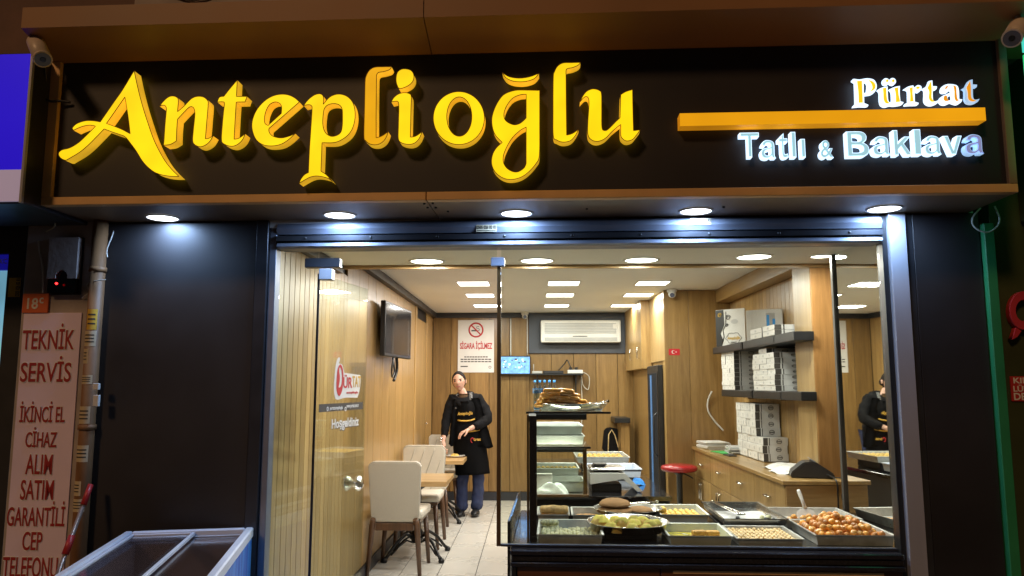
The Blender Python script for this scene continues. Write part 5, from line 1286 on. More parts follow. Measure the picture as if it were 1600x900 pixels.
ct = thing('card_terminal', 'black slanted cash terminal at the near end of the oak counter', 'terminal', (1.80, 5.10, ZK), R(-14))
bm = NB(); prism(bm, [(-.13, .002), (.13, .002), (.13, .035), (.05, .10), (-.02, .105), (-.13, .03)], -.08, .10, 'X'); bmesh.ops.bevel(bm, geom=bm.edges[:], offset=.006, segments=2, affect='EDGES'); bm.transform(Matrix.Rotation(R(90), 4, 'Z')); obj('casing', bm, 'black', ct, True)
bm = NB(); box(bm, (-.10, -.075, 0), (.0, .075, .004), .001, M=Matrix.Translation((.07, 0.01, .062)) @ Matrix.Rotation(R(35), 4, 'Y')); obj('display', bm, 'alu_blue', ct, True)
cable('cable', 'black cord hanging down the end of the oak counter', [(1.86, 5.02, ZK + .03), (1.88, 4.905, ZK + .004), (1.885, 4.90, .78), (1.885, 4.90, .70), (1.90, 4.905, .62)], .005, 'black')
cable('cable', 'coiled black cord hooked beside the end of the oak counter', [(1.88, 5.0, ZK + .012), (1.93, 4.90, ZK + .01), (1.945, 4.90, .80)] + [(1.938 + .03 * math.cos(q), 4.90 - .001 * k, .775 + .045 * math.sin(q)) for k, q in enumerate([.9 * j for j in range(18)])], .004, 'black')
cable('cable', 'white cable bowing down the partition below the middle shelf', [(1.76, 7.60, 1.40), (1.72, 7.615, 1.30), (1.725, 7.615, 1.2), (1.79, 7.615, 1.10), (1.86, 7.60, 1.02)], .009, 'cable_white')

# ================================================================== TABLES AND CHAIRS
def make_chair(label):
    t = thing('dining_chair', label, 'chair', (0, 0, 0), 0, 'cream dining chairs along the left wall')
    bm = NB(); box(bm, (-.205, -.19, .415), (.205, .245, .48), .022); obj('seat', bm, 'leather', t, True, smooth=True)
    bm = NB(); box(bm, (-.185, -.17, .385), (.185, .225, .4145), .004); obj('seat_frame', bm, 'walnut', t, True)
    # backrest, leaning back, cream in front, grey beige behind
    Mb = Matrix.Translation((0, -.205, .405)) @ Matrix.Rotation(R(7), 4, 'X')
    def cushion(y0, y1, m, nm, inset):
        bm = NB()
        def shp(tz):  # half width along the height
            return (.188 + .02 * tz) - inset
        pts = [(-shp(0) + .02, inset), (shp(0) - .02, inset), (shp(0), inset + .02), (shp(1), .44 - inset), (shp(1) - .03, .468 - inset), (-shp(1) + .03, .468 - inset), (-shp(1), .44 - inset), (-shp(0), inset + .02)]
        prism(bm, pts, y0, y1); bmesh.ops.bevel(bm, geom=bm.edges[:], offset=.007, segments=2, affect='EDGES'); bm.transform(Mb); return obj(nm, bm, m, t, True)
    cushion(-.035, -.001, 'leather_back', 'back_shell', 0)
    bk_ = cushion(0.0, .045, 'leather', 'backrest', .006)
    bm = NB()
    for k in range(-3, 5):
        x0 = -.30 + .095 * k + .1
        a_ = [(x0, .455), (x0 + .14, .02)]
        pts = []
        for j in range(9):
            q = j / 8; x_ = a_[0][0] + .14 * q; z_ = .445 - .42 * q
            if abs(x_) < .178: pts.append(Mb @ Vector((x_, .046, z_)))
        if len(pts) > 1: tube(bm, pts, .0045, 5)
    o = obj('quilting', bm, 'leather_back', bk_, True); o['kind'] = 'stuff'
    for s in (-1, 1):
        bm = NB(); tube(bm, [(s * .165, -.262, .43), (s * .175, -.235, .38), (s * .205, -.255, 0)], [.020, .024, .016], 8); obj('leg', bm, 'walnut', t, True)
        bm = NB(); tube(bm, [(s * .165, .20, .39), (s * .195, .215, 0)], [.022, .015], 8); obj('leg', bm, 'walnut', t, True)
    bm = NB(); box(bm, (-.150, -.248, .34), (.150, -.222, .395), .003); obj('back_rail', bm, 'walnut', t, True)
    return t
ch = make_chair('cream dining chair seen from behind, nearest the doorway')
ch.location = (-1.055, 6.355, 0); ch.rotation_euler = (0, 0, R(-2))
dup(ch, (-1.035, 7.29, 0), R(180), 'cream quilted chair facing the door behind the nearer table')
dup(ch, (-1.065, 7.98, 0), R(1), 'cream chair back to back with the quilted chair, tucked at the farther table')
dup(ch, (-1.035, 9.12, 0), R(179), 'cream quilted chair behind the farther table beside the woman')
def make_table(label):
    t = thing('cafe_table', label, 'table', (0, 0, 0), 0, 'small cafe tables')
    bm = NB(); box(bm, (-.28, -.3, .622), (.28, .3, .665), .003); obj('table_top', bm, 'oak_x', t, True)
    bm = NB(); lathe(bm, [(0, .12), (.05, .12), (.055, .2), (.03, .24), (.03, .56), (.09, .60), (.12, .621), (0, .621)], n=16); obj('column', bm, 'iron', t, True)
    for k in range(4):
        q = R(45 + 90 * k); dx, dy = math.cos(q), math.sin(q)
        bm = NB(); tube(bm, [(dx * .04, dy * .04, .17), (dx * .12, dy * .12, .20), (dx * .22, dy * .22, .14), (dx * .30, dy * .30, .05), (dx * .33, dy * .33, .025)], [.016, .014, .013, .013, .018], 8); 
        tube(bm, [(dx * .04, dy * .04, .12), (dx * .11, dy * .11, .15), (dx * .19, dy * .19, .11), (dx * .27, dy * .27, .05)], .008, 6)
        lg_ = obj('leg', bm, 'iron', t, True)
        bm = NB(); lathe(bm, [(0, 0), (.022, 0), (.026, .012), (.020, .035), (0, .035)], (dx * .335, dy * .335, 0), 10); obj('foot', bm, 'iron', lg_, True)
    return t
tb = make_table('small oak table with black iron base nearest the doorway')
tb.location = (-.985, 6.80, 0)
dup(tb, (-1.005, 8.60, 0), 0, 'small oak table where the woman sets down a plate')
# plate and bottle on the far table
pz = .666
pl_ = thing('plate', 'white plate with a yellow pastry on the farther table', 'plate', (-.845, 8.70, pz))
bm = NB(); lathe(bm, [(0, .004), (.06, .004), (.105, .018), (.11, .018), (.062, .0), (0, .0)], n=28); obj('dish', bm, 'ceramic', pl_, True)
bm = NB(); crumple(bm, -.01, 0, .006, .05, .05, .035, seed=11); obj('pastry', bm, 'kadayif', pl_, True)
bo = thing('soda_bottle', 'small clear glass bottle with reddish label on the farther table', 'bottle', (-1.0, 8.62, pz))
bm = NB(); lathe(bm, [(0, .001), (.028, .001), (.030, .01), (.030, .10), (.024, .13), (.012, .17), (.012, .205), (.0, .206)], n=18); obj('glass', bm, 'bottle_clear', bo, True)
bm = NB(); lathe(bm, [(.0305, .04), (.0305, .09)], n=18); obj('label', bm, 'print_red', bo, True)
bm = NB(); lathe(bm, [(.013, .195), (.014, .215), (0, .216)], n=14); obj('cap', bm, 'chrome', bo, True)

# ================================================================== THE WOMAN
PB = (-.675, 8.92, 0)
pe = thing('person', 'woman in black jacket, black apron and dark jeans setting down a plate', 'person', PB, 0)
def skin_obj(name, verts, edges, radii, m, root=0, par=pe, sub=2, fold=0):
    bm = bmesh.new(); ly = bm.verts.layers.skin.verify()
    V = [bm.verts.new(v) for v in verts]
    for i, v in enumerate(V):
        r_ = radii[i]; v[ly].radius = r_ if isinstance(r_, tuple) else (r_, r_); v[ly].use_root = (i == root)
    for a_, b_ in edges: bm.edges.new((V[a_], V[b_]))
    me = bpy.data.meshes.new(name); bm.to_mesh(me); bm.free(); me.materials.append(MATS[m])
    o = bpy.data.objects.new(name, me); C.objects.link(o); o.parent = par
    md = o.modifiers.new('skin', 'SKIN'); md.use_smooth_shade = True
    md = o.modifiers.new('sub', 'SUBSURF'); md.levels = sub; md.render_levels = sub
    if fold:
        tx = bpy.data.textures.new('folds', 'CLOUDS'); tx.noise_scale = .085; tx.noise_depth = 2
        dm_ = o.modifiers.new('folds', 'DISPLACE'); dm_.texture = tx; dm_.strength = fold; dm_.mid_level = .5; dm_.texture_coords = 'LOCAL'
    TM[o] = TM[par]
    return o
# local frame: x to the picture's right, -y towards the camera. Body leans a little to the left (towards the table)
PEL = (.03, .02, .86); WAI = (.02, .01, 1.02); CHE = (-.01, -.01, 1.22); NEK = (-.04, -.03, 1.375); HDB = (-.065, -.055, 1.45)
SHL = (-.175, -.015, 1.315); SHR = (.145, .0, 1.30)
ELL = (-.24, -.06, 1.06); WRL = (-.268, -.23, .845)
ELR = (.245, -.07, 1.06); WRR = (.02, -.235, .965)
HIL = (-.055, .02, .82); HIR = (.115, .02, .82); KNL = (-.085, .0, .45); KNR = (.095, -.01, .45); ANL = (-.115, .03, .07); ANR = (.055, .02, .07)
body = skin_obj('body', [PEL, WAI, CHE, NEK, HDB, SHL, ELL, WRL, SHR, ELR, WRR, HIL, KNL, ANL, HIR, KNR, ANR],
   [(0, 1), (1, 2), (2, 3), (3, 4), (2, 5), (5, 6), (6, 7), (2, 8), (8, 9), (9, 10), (0, 11), (11, 12), (12, 13), (0, 14), (14, 15), (15, 16)],
   [.12, .105, .11, .048, .045, .055, .038, .026, .055, .038, .026, .085, .055, .04, .085, .055, .04], 'skin')
# head
def head_pt(a, e):
    # a azimuth (0 = face front, -y), e elevation
    x_, y_, z_ = math.sin(a) * math.cos(e), -math.cos(a) * math.cos(e), math.sin(e)
    rx, ry, rz = .074, .092, .112
    jaw = max(0, -z_)
    X, Y, Z = x_ * rx * (1 - .32 * jaw), y_ * ry * (1 - .10 * jaw), z_ * rz
    if y_ < 0:   # face
        g = math.exp(-((x_ / .16) ** 2)) 
        Y -= .020 * g * math.exp(-(((z_ + .12) / .14) ** 2))          # nose
        Y += .007 * math.exp(-((abs(x_) - .38) / .16) ** 2) * math.exp(-(((z_ - .10) / .10) ** 2))  # eye sockets
        Y -= .006 * math.exp(-((x_ / .3) ** 2)) * math.exp(-(((z_ + .80) / .14) ** 2))              # chin
        Y -= .004 * math.exp(-((x_ / .3) ** 2)) * math.exp(-(((z_ + .45) / .07) ** 2))              # lips
    return Vector((X, Y, Z))
MH = Matrix.Translation((-.075, -.06, 1.505)) @ Matrix.Rotation(R(-5), 4, 'Z') @ Matrix.Rotation(R(3), 4, 'X') @ Matrix.Rotation(R(-3), 4, 'Y')
bm = NB(); grid(bm, lambda i, j: MH @ head_pt((i - .5) * 2 * math.pi, (j - .5) * math.pi * .998), 40, 30); bmesh.ops.remove_doubles(bm, verts=bm.verts[:], dist=.0006); hd = obj('head', bm, 'skin', pe, True)
def facebit(name, x_, z_, rx, rz_, m, yoff=0.0, rot=0):
    a_ = math.asin(max(-1, min(1, x_))); p_ = head_pt(a_, math.asin(z_))
    bm = NB(); ball(bm, (0, 0, 0), (rx, .004, rz_), 10, 6); bm.transform(MH @ Matrix.Translation(p_ + Vector((0, yoff, 0))) @ Matrix.Rotation(R(rot), 4, 'Y')); return obj(name, bm, m, hd, True, smooth=True)
for s in (-1, 1):
    facebit('eye', s * .42, .10, .015, .007, 'print_black', -.002)
    facebit('eyebrow', s * .42, .25, .022, .005, 'hair', -.002, s * -6)
    bm = NB(); ball(bm, (s * .074, .012, -.005), (.012, .02, .03), 8, 6); bm.transform(MH); obj('ear', bm, 'skin', hd, True, smooth=True)
facebit('mouth', 0.0, -.47, .028, .007, 'lips', -.003)
bm = NB()
def hair_pt(i, j):
    a = (i - .5) * 2 * math.pi; front = max(0, math.cos(a))
    e0 = R(-40) + R(92) * front ** .6
    e = e0 + (R(89.8) - e0) * j
    p_ = head_pt(a, e); n_ = Vector((p_.x / .074 ** 2, p_.y / .092 ** 2, p_.z / .112 ** 2)).normalized()
    return MH @ (p_ + n_ * (.001 + .007 * min(1, j * 4) + .002 * math.sin(a * 23)))
grid(bm, hair_pt, 60, 12); obj('hair', bm, 'hair', hd, True)
bm = NB(); ball(bm, (.01, .10, -.01), (.04, .035, .045), 14, 10, jit=.04); bm.transform(MH); obj('hair_bun', bm, 'hair', hd, True, smooth=True)
# hands: palm and five fingers each
def hand(name, wrist, fdir, pdir, sgn):
    w_ = Vector(wrist); f = Vector(fdir).normalized(); p_ = Vector(pdir); p_ = (p_ - f * p_.dot(f)).normalized(); s_ = f.cross(p_).normalized() * sgn
    vs = [w_ - f * .02, w_ + f * .03, w_ + f * .06]; rs = [.024, (.034, .016), (.036, .014)]; es = [(0, 1), (1, 2)]
    for k, (off, ln) in enumerate(((-.027, .060), (-.009, .070), (.009, .066), (.026, .052))):
        b0 = w_ + f * .078 + s_ * off; i0 = len(vs)
        vs += [b0, b0 + f * ln * .45 + p_ * .012, b0 + f * ln * .75 + p_ * .030, b0 + f * ln * .9 + p_ * .048]; rs += [.010, .009, .008, .007]
        es += [(2, i0), (i0, i0 + 1), (i0 + 1, i0 + 2), (i0 + 2, i0 + 3)]
    i0 = len(vs); vs += [w_ + f * .03 - s_ * .036 + p_ * .008, w_ + f * .055 - s_ * .05 + p_ * .022, w_ + f * .08 - s_ * .046 + p_ * .035]; rs += [.012, .010, .008]
    es += [(1, i0), (i0, i0 + 1), (i0 + 1, i0 + 2)]
    skin_obj(name, vs, es, rs, 'skin', 0, body)
hand('hand', WRR, (-.75, -.25, -.30), (-.1, .1, -1), -1)
hand('hand', WRL, (.05, -.45, -.60), (.5, -.1, -.3), 1)
# clothes
jk = skin_obj('jacket', [(.03, .025, .90), (.02, .02, 1.04), (-.008, .0, 1.19), (-.025, -.005, 1.30), (-.16, -.005, 1.305), (-.215, -.03, 1.18), ELL, (-.262, -.195, .895), (.125, .005, 1.29), (.20, -.02, 1.18), ELR, (.075, -.215, .985), (.045, .035, .74), (.165, .015, .84)],
   [(0, 1), (1, 2), (2, 3), (3, 4), (4, 5), (5, 6), (6, 7), (3, 8), (8, 9), (9, 10), (10, 11), (0, 12), (0, 13)],
   [(.180, .125), (.160, .118), (.158, .118), (.10, .085), .080, .066, .058, .044, .080, .068, .064, .048, (.19, .125), .10], 'cloth_black', sub=3, fold=.035)
bm = NB(); grid(bm, lambda i, j: Vector((-.03 + (.075 - .02 * j) * math.sin((i - .5) * 2.2) , -.115 + .02 * (1 - j) - .03 * math.cos((i - .5) * 2.2) + .055 * j, 1.20 + .165 * j)), 10, 8); bmesh.ops.solidify(bm, geom=bm.faces[:], thickness=.006); obj('blouse', bm, 'cloth_brown', pe, True)
tr_ = skin_obj('jeans', [(.03, .02, .84), HIL, (-.075, .01, .62), KNL, (-.108, .012, .2), (-.118, .008, .045), HIR, (.11, .0, .62), KNR, (.072, .004, .2), (.056, .0, .045)],
   [(0, 1), (1, 2), (2, 3), (3, 4), (4, 5), (0, 6), (6, 7), (7, 8), (8, 9), (9, 10)], [.13, .10, .088, .072, .072, .078, .10, .088, .072, .072, .078], 'jeans', sub=3, fold=.03)
for sx_ in (ANL, ANR):
    bm = NB(); ball(bm, (sx_[0] - .012, sx_[1] - .085, .034), (.052, .135, .040), 14, 8)
    for v in bm.verts: v.co.z = max(.001, v.co.z)
    obj('shoe', bm, 'black', pe, True, smooth=True)
def apron_pt(i, j):
    z_ = .46 + j * .82; q = (i - .5) * 2
    if j > .62: half = .155 - .085 * ((j - .62) / .38) ** .8
    else: half = .178 + .018 * (1 - j)
    ang = q * (1.25 if j < .62 else .9)
    cx_ = .035 - .055 * j
    r_ = .185 + .012 * math.sin(q * 9 + j * 3) * (1 - j)
    return Vector((cx_ + half * math.sin(ang) / math.sin(1.25 if j < .62 else .9), -.02 - (.145 if j < .62 else .125) * math.cos(ang) - .012 * math.sin(q * 7) * max(0, .6 - j), z_))
bm = NB(); grid(bm, apron_pt, 22, 26); bmesh.ops.solidify(bm, geom=bm.faces[:], thickness=.006); ap = obj('apron', bm, 'apron_black', pe, True)
def apron_line(pts, r_, m, nm):
    bm = NB(); tube(bm, [apron_pt(i_, j_) + Vector((0, -.007, 0)) for i_, j_ in pts], r_, 6, flat=1); obj(nm, bm, m, ap, True)
apron_line([(.12, .745), (.3, .735), (.5, .73), (.7, .735), (.88, .75)], .010, 'apron_gold', 'waist_band')
apron_line([(.5, .585), (.65, .59), (.8, .60), (.93, .61)], .010, 'apron_gold', 'pocket_band')
bm = fit(text_bm('Anteplioğlu', .02, .02, shear=.3), -.10, .075, 1.118, 1.165, -.168, .003); obj('lettering', bm, 'apron_gold', ap, True)
bm = NB(); tube(bm, [(.055 + .016 * math.cos(q), -.183, .845 + .026 * math.sin(q)) for q in [k * .6 for k in range(9)]], .004, 5); obj('pocket_logo', bm, 'print_red', ap, True)
bm = fit(text_bm('ürtat', .02, .02), .075, .15, .835, .865, -.178, .003); bm.transform(Matrix.Translation((0, .0, 0))); obj('pocket_lettering', bm, 'apron_gold', ap, True)
bm = NB(); tube(bm, [(-.085, -.10, 1.26), (-.085, -.075, 1.335), (-.06, -.02, 1.375), (.0, .0, 1.38), (.03, -.05, 1.345), (.04, -.10, 1.26)], .011, 6); obj('neck_strap', bm, 'cloth_black', pe, True)
# open cardigan fronts hanging beside the apron
def flap(x0, x1, x2, x3, z0, z1, ph_):
    def f(i, j):
        top = x0 + (x1 - x0) * i; bot = x2 + (x3 - x2) * i
        k = 1 - j
        return Vector((bot + (top - bot) * j, -.105 - .055 * k * (1 - .4 * i) + .012 * math.sin(i * 9 + ph_) * (.3 + k) + .006 * math.sin(j * 17 + i * 5), z0 + (z1 - z0) * j + .015 * math.sin(i * 6 + ph_) * k))
    bm = NB(); grid(bm, f, 12, 18); bmesh.ops.solidify(bm, geom=bm.faces[:], thickness=.010); obj('cardigan_front', bm, 'cloth_black', jk, True)
flap(.055, .15, .115, .285, .755, 1.31, .5)
flap(-.145, -.085, -.215, -.135, .80, 1.31, 2.0)
# hood lining with a pale pattern on both sides of the neck
for s, x0, x1 in ((-1, -.125, -.085), (1, .03, .075)):
    bm = NB(); grid(bm, lambda i, j: Vector((x0 + (x1 - x0) * i + .02 * s * (1 - j), -.105 + .055 * j - .015 * math.sin(i * 3.1), 1.20 + .17 * j)) if s < 0 else Vector((x0 + (x1 - x0) * i, -.10 + .05 * j - .012 * math.sin(i * 3.1), 1.29 + .09 * j)), 5, 8); bmesh.ops.solidify(bm, geom=bm.faces[:], thickness=.008); obj('hood_lining', bm, 'pattern_grey', jk, True)
bm = NB(); tube(bm, [(-.115, .04, 1.33), (-.09, .085, 1.35), (-.02, .10, 1.355), (.05, .085, 1.345), (.085, .03, 1.32)], [.03, .042, .045, .042, .03], 10); obj('hood', bm, 'cloth_black', jk, True)

pe.rotation_euler = (0, R(-3), R(0))

# ================================================================== TRAYS AND PASTRIES
ZT = .690
TOP = {}
def tray(name, label, u0_, u1_, w0_, w1_, h=.045, z=ZT, m='steel_tray', rz=0.0, tilt=0.0):
    cx_, cw = (u0_ + u1_) / 2, (w0_ + w1_) / 2; a_, b_ = (u1_ - u0_) / 2, (w1_ - w0_) / 2
    t = thing(name, label, 'tray', (cx_, cw, z + .0015), rz, 'rectangular pastry trays', True)
    bm = NB(); th = .002
    def ring(s, zz): return [(-a_ + s, -b_ + s, zz), (a_ - s, -b_ + s, zz), (a_ - s, b_ - s, zz), (-a_ + s, b_ - s, zz)]
    prof = [(.012, 0), (.004, h), (-.004, h + .001), (-.005, h - .003), (.0015, h - .003), (.009, .0)]
    rings = [[bm.verts.new(p) for p in ring(s, zz)] for s, zz in [(.014, .002), (.007, h), (-.003, h + .002), (-.004, h - .003), (.004, h - .002), (.011, 0)]]
    bm.faces.new(rings[0])
    for r0, r1 in zip(rings[:-1], rings[1:]):
        for k in range(4): bm.faces.new((r0[k], r0[(k + 1) % 4], r1[(k + 1) % 4], r1[k]))
    bm.faces.new(rings[-1][::-1])
    bmesh.ops.recalc_face_normals(bm, faces=bm.faces[:])
    if tilt: bm.transform(Matrix.Translation((0, b_, 0)) @ Matrix.Rotation(R(tilt), 4, 'X') @ Matrix.Translation((0, -b_, 0)))
    obj('pan', bm, m, t, True)
    bm = NB(); box(bm, (-a_ + .016, -b_ + .016, .0022), (a_ - .016, b_ - .016, .003))
    if tilt: bm.transform(Matrix.Translation((0, b_, 0)) @ Matrix.Rotation(R(tilt), 4, 'X') @ Matrix.Translation((0, -b_, 0)))
    TOP[label] = t
    bm.free()
    return t
def piece(me, name, label, cat, group, u, w_, z, rx=0, ry=0, rz=0, sc=1.0):
    M_ = MF @ Matrix.Translation((u, w_, z)) @ Matrix.Rotation(rz, 4, 'Z') @ Matrix.Rotation(ry, 4, 'Y') @ Matrix.Rotation(rx, 4, 'X') @ Matrix.Scale(sc, 4)
    return inst(me, name, M_, label, cat, group)
# --- T1 pistachio squares, front left
t1 = tray('pastry_tray', 'steel tray of pale green pistachio bites behind the glass at the left corner', .025, .345, .075, .50)
bm = NB(); ball(bm, (0, 0, .012), (.013, .016, .012), 8, 5, jit=.14); pis = mesh_of('pistachio_bite', bm, 'pistachio_pale', True)
for i in range(13):
    for j in range(11):
        if j < 9 or i < 4: piece(pis, 'pistachio_bite', 'pale green pistachio bite in the left corner tray', 'pastry', 'pistachio bites', .052 + i * .0222 + rng.uniform(-.003, .003), .105 + j * .034 + rng.uniform(-.004, .004), ZT + .0045, 0, 0, rng.uniform(0, 6), rng.uniform(.85, 1.15))
for i in range(5): piece(pis, 'pistachio_bite', 'pistachio bite heaped on top at the back of the left corner tray', 'pastry', 'heaped pistachio bites', .05 + i * .016, .43 + rng.uniform(-.01, .01), ZT + .028, 0, 0, rng.uniform(0, 6), 1.2)
# --- T2 boreks behind
t2 = tray('pastry_tray', 'steel tray with two stacked pastry rolls behind the pistachio tray', .01, .19, .62, .90, .05)
t2b = tray('pastry_tray', 'steel tray with a thin brown pastry sheet beside the stacked rolls', .205, .40, .62, .90, .05)
bm = NB(); grid(bm, lambda i, j: Vector((.225 + .155 * i, .64 + .24 * j, ZT + .006 + .012 * math.sin(i * 3.1) ** .3 * 1.0 + .003 * math.sin(i * 40) * math.sin(j * 31))), 14, 14); obj('pastry_sheet', bm, 'bread', F=True, label='thin brown pastry sheet lying in the tray behind the round tray', cat='pastry')
for k, zz in enumerate((.026, .068)):
    bm = NB(); tube(bm, [(.03 + .15 * i / 8, .70 + .005 * math.sin(i * 2), ZT + zz + .002 * math.sin(i * 5)) for i in range(9)], [.020] + [.023] * 7 + [.020], 12); obj('pastry_roll', bm, 'borek', F=True, label='long golden pastry roll, ' + ('lower' if k == 0 else 'upper') + ' of the stacked pair', cat='pastry', smooth=True)
# --- round trays
def round_tray(label, cu, cw, r, h, z, slope=.9, m='steel'):
    t = thing('round_tray', label, 'tray', (cu, cw, z + .001), 0, 'round steel trays', True)
    bm = NB(); lathe(bm, [(0, .002), (r * slope, .002), (r, h), (r + .008, h + .002), (r + .008, h - .001), (r + .001, h - .002), (r * slope + .001, 0), (0, 0)], n=56); obj('pan', bm, m, t, True)
    return t
bx_ = lbox
rs1 = thing('tray_stand', 'dark block that lifts the round pistachio dome tray', 'stand', (.49, .30, ZT), 0, None, True); lbox('block', (-.13, -.09, .001), (.13, .09, .026), 'black', rs1, .003); lbox('foot_plate', (-.15, -.10, .0005), (-.1305, .10, .006), 'black', rs1, .001)
round_tray('round steel tray of green dusted pastry domes in the window', .487, .335, .205, .042, ZT + .027)
dm = [(.345, .33, .052), (.395, .25, .036), (.46, .33, .045), (.515, .30, .042), (.43, .40, .04), (.57, .40, .04), (.60, .30, .040), (.635, .36, .034), (.36, .42, .035), (.53, .45, .036), (.50, .22, .036), (.57, .22, .034), (.30 + .12, .17, .03)]
bm = NB(); ball(bm, (0, 0, .0), (1, 1, .95), 14, 8, jit=.05)
bmesh.ops.delete(bm, geom=[v for v in bm.verts if v.co.z < -.35], context='VERTS'); dome = mesh_of('pastry_dome', bm, 'kadayif', True)
bm = NB(); ball(bm, (0, 0, 0), (1.0, 1.0, .98), 14, 8, jit=.09)
bmesh.ops.delete(bm, geom=[v for v in bm.verts if v.co.z < .35], context='VERTS'); domec = mesh_of('pistachio_crumbs', bm, 'pistachio', True)
wh_ = ['large dome at the left rim of', 'dome near the front left of', 'dome left of centre in', 'dome right of centre in', 'dome at the back left of', 'dome at the back right of', 'dome at the right of', 'dome at the far right rim of', 'small dome behind the large one in', 'dome at the back centre of', 'dome at the front centre of', 'dome at the front right of', 'small dome at the very front of']
for k, (u_, w__, r_) in enumerate(dm):
    o = piece(dome, 'pastry_dome', 'pistachio dusted pastry ' + wh_[k] + ' the round tray', 'pastry', 'pastry domes', u_, w__, ZT + .032 + r_ * .30, 0, 0, rng.uniform(0, 6), r_)
    inst(domec, 'crumbs', Matrix.Translation((0, 0, .03)) @ Matrix.Scale(1.015, 4), parent=o)
rs2 = thing('tray_stand', 'dark block that lifts the round plate of loaves', 'stand', (.53, .80, ZT), 0, None, True); lbox('block', (-.10, -.08, .001), (.10, .08, .042), 'black', rs2, .003); lbox('foot_plate', (-.12, -.08, .0005), (-.1005, .08, .006), 'black', rs2, .001)
round_tray('round steel plate with flat brown loaves behind the dome tray', .53, .80, .19, .022, ZT + .043, .93)
bm = NB(); ball(bm, (0, 0, 0), (1, 1, 1), 30, 16, jit=.05)
for v in bm.verts:
    if v.co.z < 0: v.co.z *= .35
loaf = mesh_of('loaf', bm, 'bread', True)
for u_, w__, z_, sx_, sy_, sz_, lb_ in ((.455, .77, .055, .105, .11, .026, 'wide flat brown loaf at the bottom of the plate'), (.455, .78, .086, .092, .095, .036, 'domed seeded brown loaf on top of the wide one'), (.60, .80, .052, .075, .08, .022, 'thin flat brown loaf at the right of the plate')):
    M_ = MF @ Matrix.Translation((u_, w__, ZT + z_)) @ Matrix.Diagonal((sx_, sy_, sz_, 1)); inst(loaf, 'loaf', M_, lb_, 'bread', 'brown loaves')
def tongs(label, p0, p1, spread, F=True):
    t = thing('tongs', label, 'tongs', p0, 0, 'steel tongs', F)
    a_, b_ = Vector(p0), Vector(p1); sd_ = (b_ - a_).cross(Vector((0, 0, 1))).normalized()
    for s in (-1, 1):
        bm = NB(); tube(bm, [a_ + sd_ * s * .006, a_ + (b_ - a_) * .5 + sd_ * s * spread * .7, b_ + sd_ * s * spread, b_ + (b_ - a_).normalized() * .05 + sd_ * s * spread * .6], [.007, .008, .008, .016], 6, flat=.35); obj('arm', bm, 'chrome', t, F=F)
    bm = NB(); tube(bm, [a_ - sd_ * .008, a_ + sd_ * .008], .008, 8); obj('spring', bm, 'chrome', t, F=F)
tongs('steel tongs resting on the plate of loaves', (.71, .90, ZT + .088), (.57, .86, ZT + .082), .014)
# --- T5 small golden balls
t5 = tray('pastry_tray', 'steel tray of small golden sweets right of the plate of loaves', .70, .965, .66, 1.03, .05, m='tray_green')
bm = NB(); ball(bm, (0, 0, .014), (.016, .016, .015), 9, 6, jit=.06); gb_ = mesh_of('golden_sweet', bm, 'kadayif', True)
for i in range(7):
    for j in range(8): piece(gb_, 'golden_sweet', 'small golden sweet in the tray right of the loaves', 'pastry', 'golden sweets', .733 + i * .033, .695 + j * .041 + rng.uniform(-.003, .003), ZT + .0045, 0, 0, rng.uniform(0, 6), rng.uniform(.9, 1.1))
piece(gb_, 'golden_sweet', 'single larger golden sweet on top at the left of its tray', 'pastry', 'golden sweets', .737, .84, ZT + .030, 0, 0, 1, 1.4)
# --- T6 syrup cake
t6 = tray('pastry_tray', 'steel tray of yellow syrup with four sponge slices left', .66, .965, .075, .42, .045, m='tray_green')
bm = NB(); grid(bm, lambda i, j: Vector((.674 + .277 * i, .089 + .317 * j, ZT + .0055 + .003 * math.sin(i * 17 + j * 9) * math.sin(j * 13))), 16, 16); obj('syrup', bm, 'syrup', F=True, label='yellow crumbly syrup in the bottom of the sponge tray', cat='syrup')
bm = NB(); box(bm, (-.032, -.02, 0), (.032, .02, .022), .003); sp_ = mesh_of('sponge_slice', bm, 'sponge')
for u_, w__, z_, rz_, lb_ in ((.815, .17, .010, .1, 'lower left'), (.885, .16, .010, -.15, 'lower right'), (.82, .17, .0335, .2, 'upper left'), (.885, .165, .0335, .05, 'upper right')):
    piece(sp_, 'sponge_slice', lb_ + ' brown sponge slice in the syrup tray', 'cake', 'sponge slices', u_, w__, ZT + z_, 0, 0, rz_)
# --- T7 empty tray with foil and tongs, raised
st7 = thing('tray_stand', 'dark block under the almost empty foil tray', 'stand', (1.16, .80, ZT), 0, None, True); lbox('block', (-.12, -.15, .001), (.12, .15, .028), 'black', st7, .003); lbox('foot_plate', (-.14, -.15, .0005), (-.1205, .15, .006), 'black', st7, .001)
t7 = tray('pastry_tray', 'almost empty aluminium tray with foil paper and dark crumbs', 1.0, 1.335, .45, 1.05, .035, ZT + .03, m='steel')
bm = NB(); crumple(bm, 1.17, .70, ZT + .0345, .13, .20, .014, 20, 21); obj('foil_paper', bm, 'soft_plastic', F=True, label='crinkled white paper lining the almost empty tray', cat='paper')
bm = NB(); ball(bm, (0, 0, .010), (.016, .013, .011), 8, 5, jit=.2); dk = mesh_of('chocolate_bite', bm, ['black'], True)
for k, (u_, w__) in enumerate(((1.245, .53), (1.262, .56), (1.28, .52), (1.235, .58), (1.10, .56), (1.27, .585))):
    piece(dk if k % 2 == 0 or k == 4 else pis, 'chocolate_bite', ('dark' if k % 2 == 0 or k == 4 else 'green') + ' pastry bite left at the front of the foil tray', 'pastry', 'last bites in the foil tray ' + ('dark' if k % 2 == 0 or k == 4 else 'green'), u_, w__, ZT + .042, 0, 0, k)
tongs('steel tongs lying across the foil tray', (1.05, .98, ZT + .078), (1.115, .62, ZT + .072), .016)
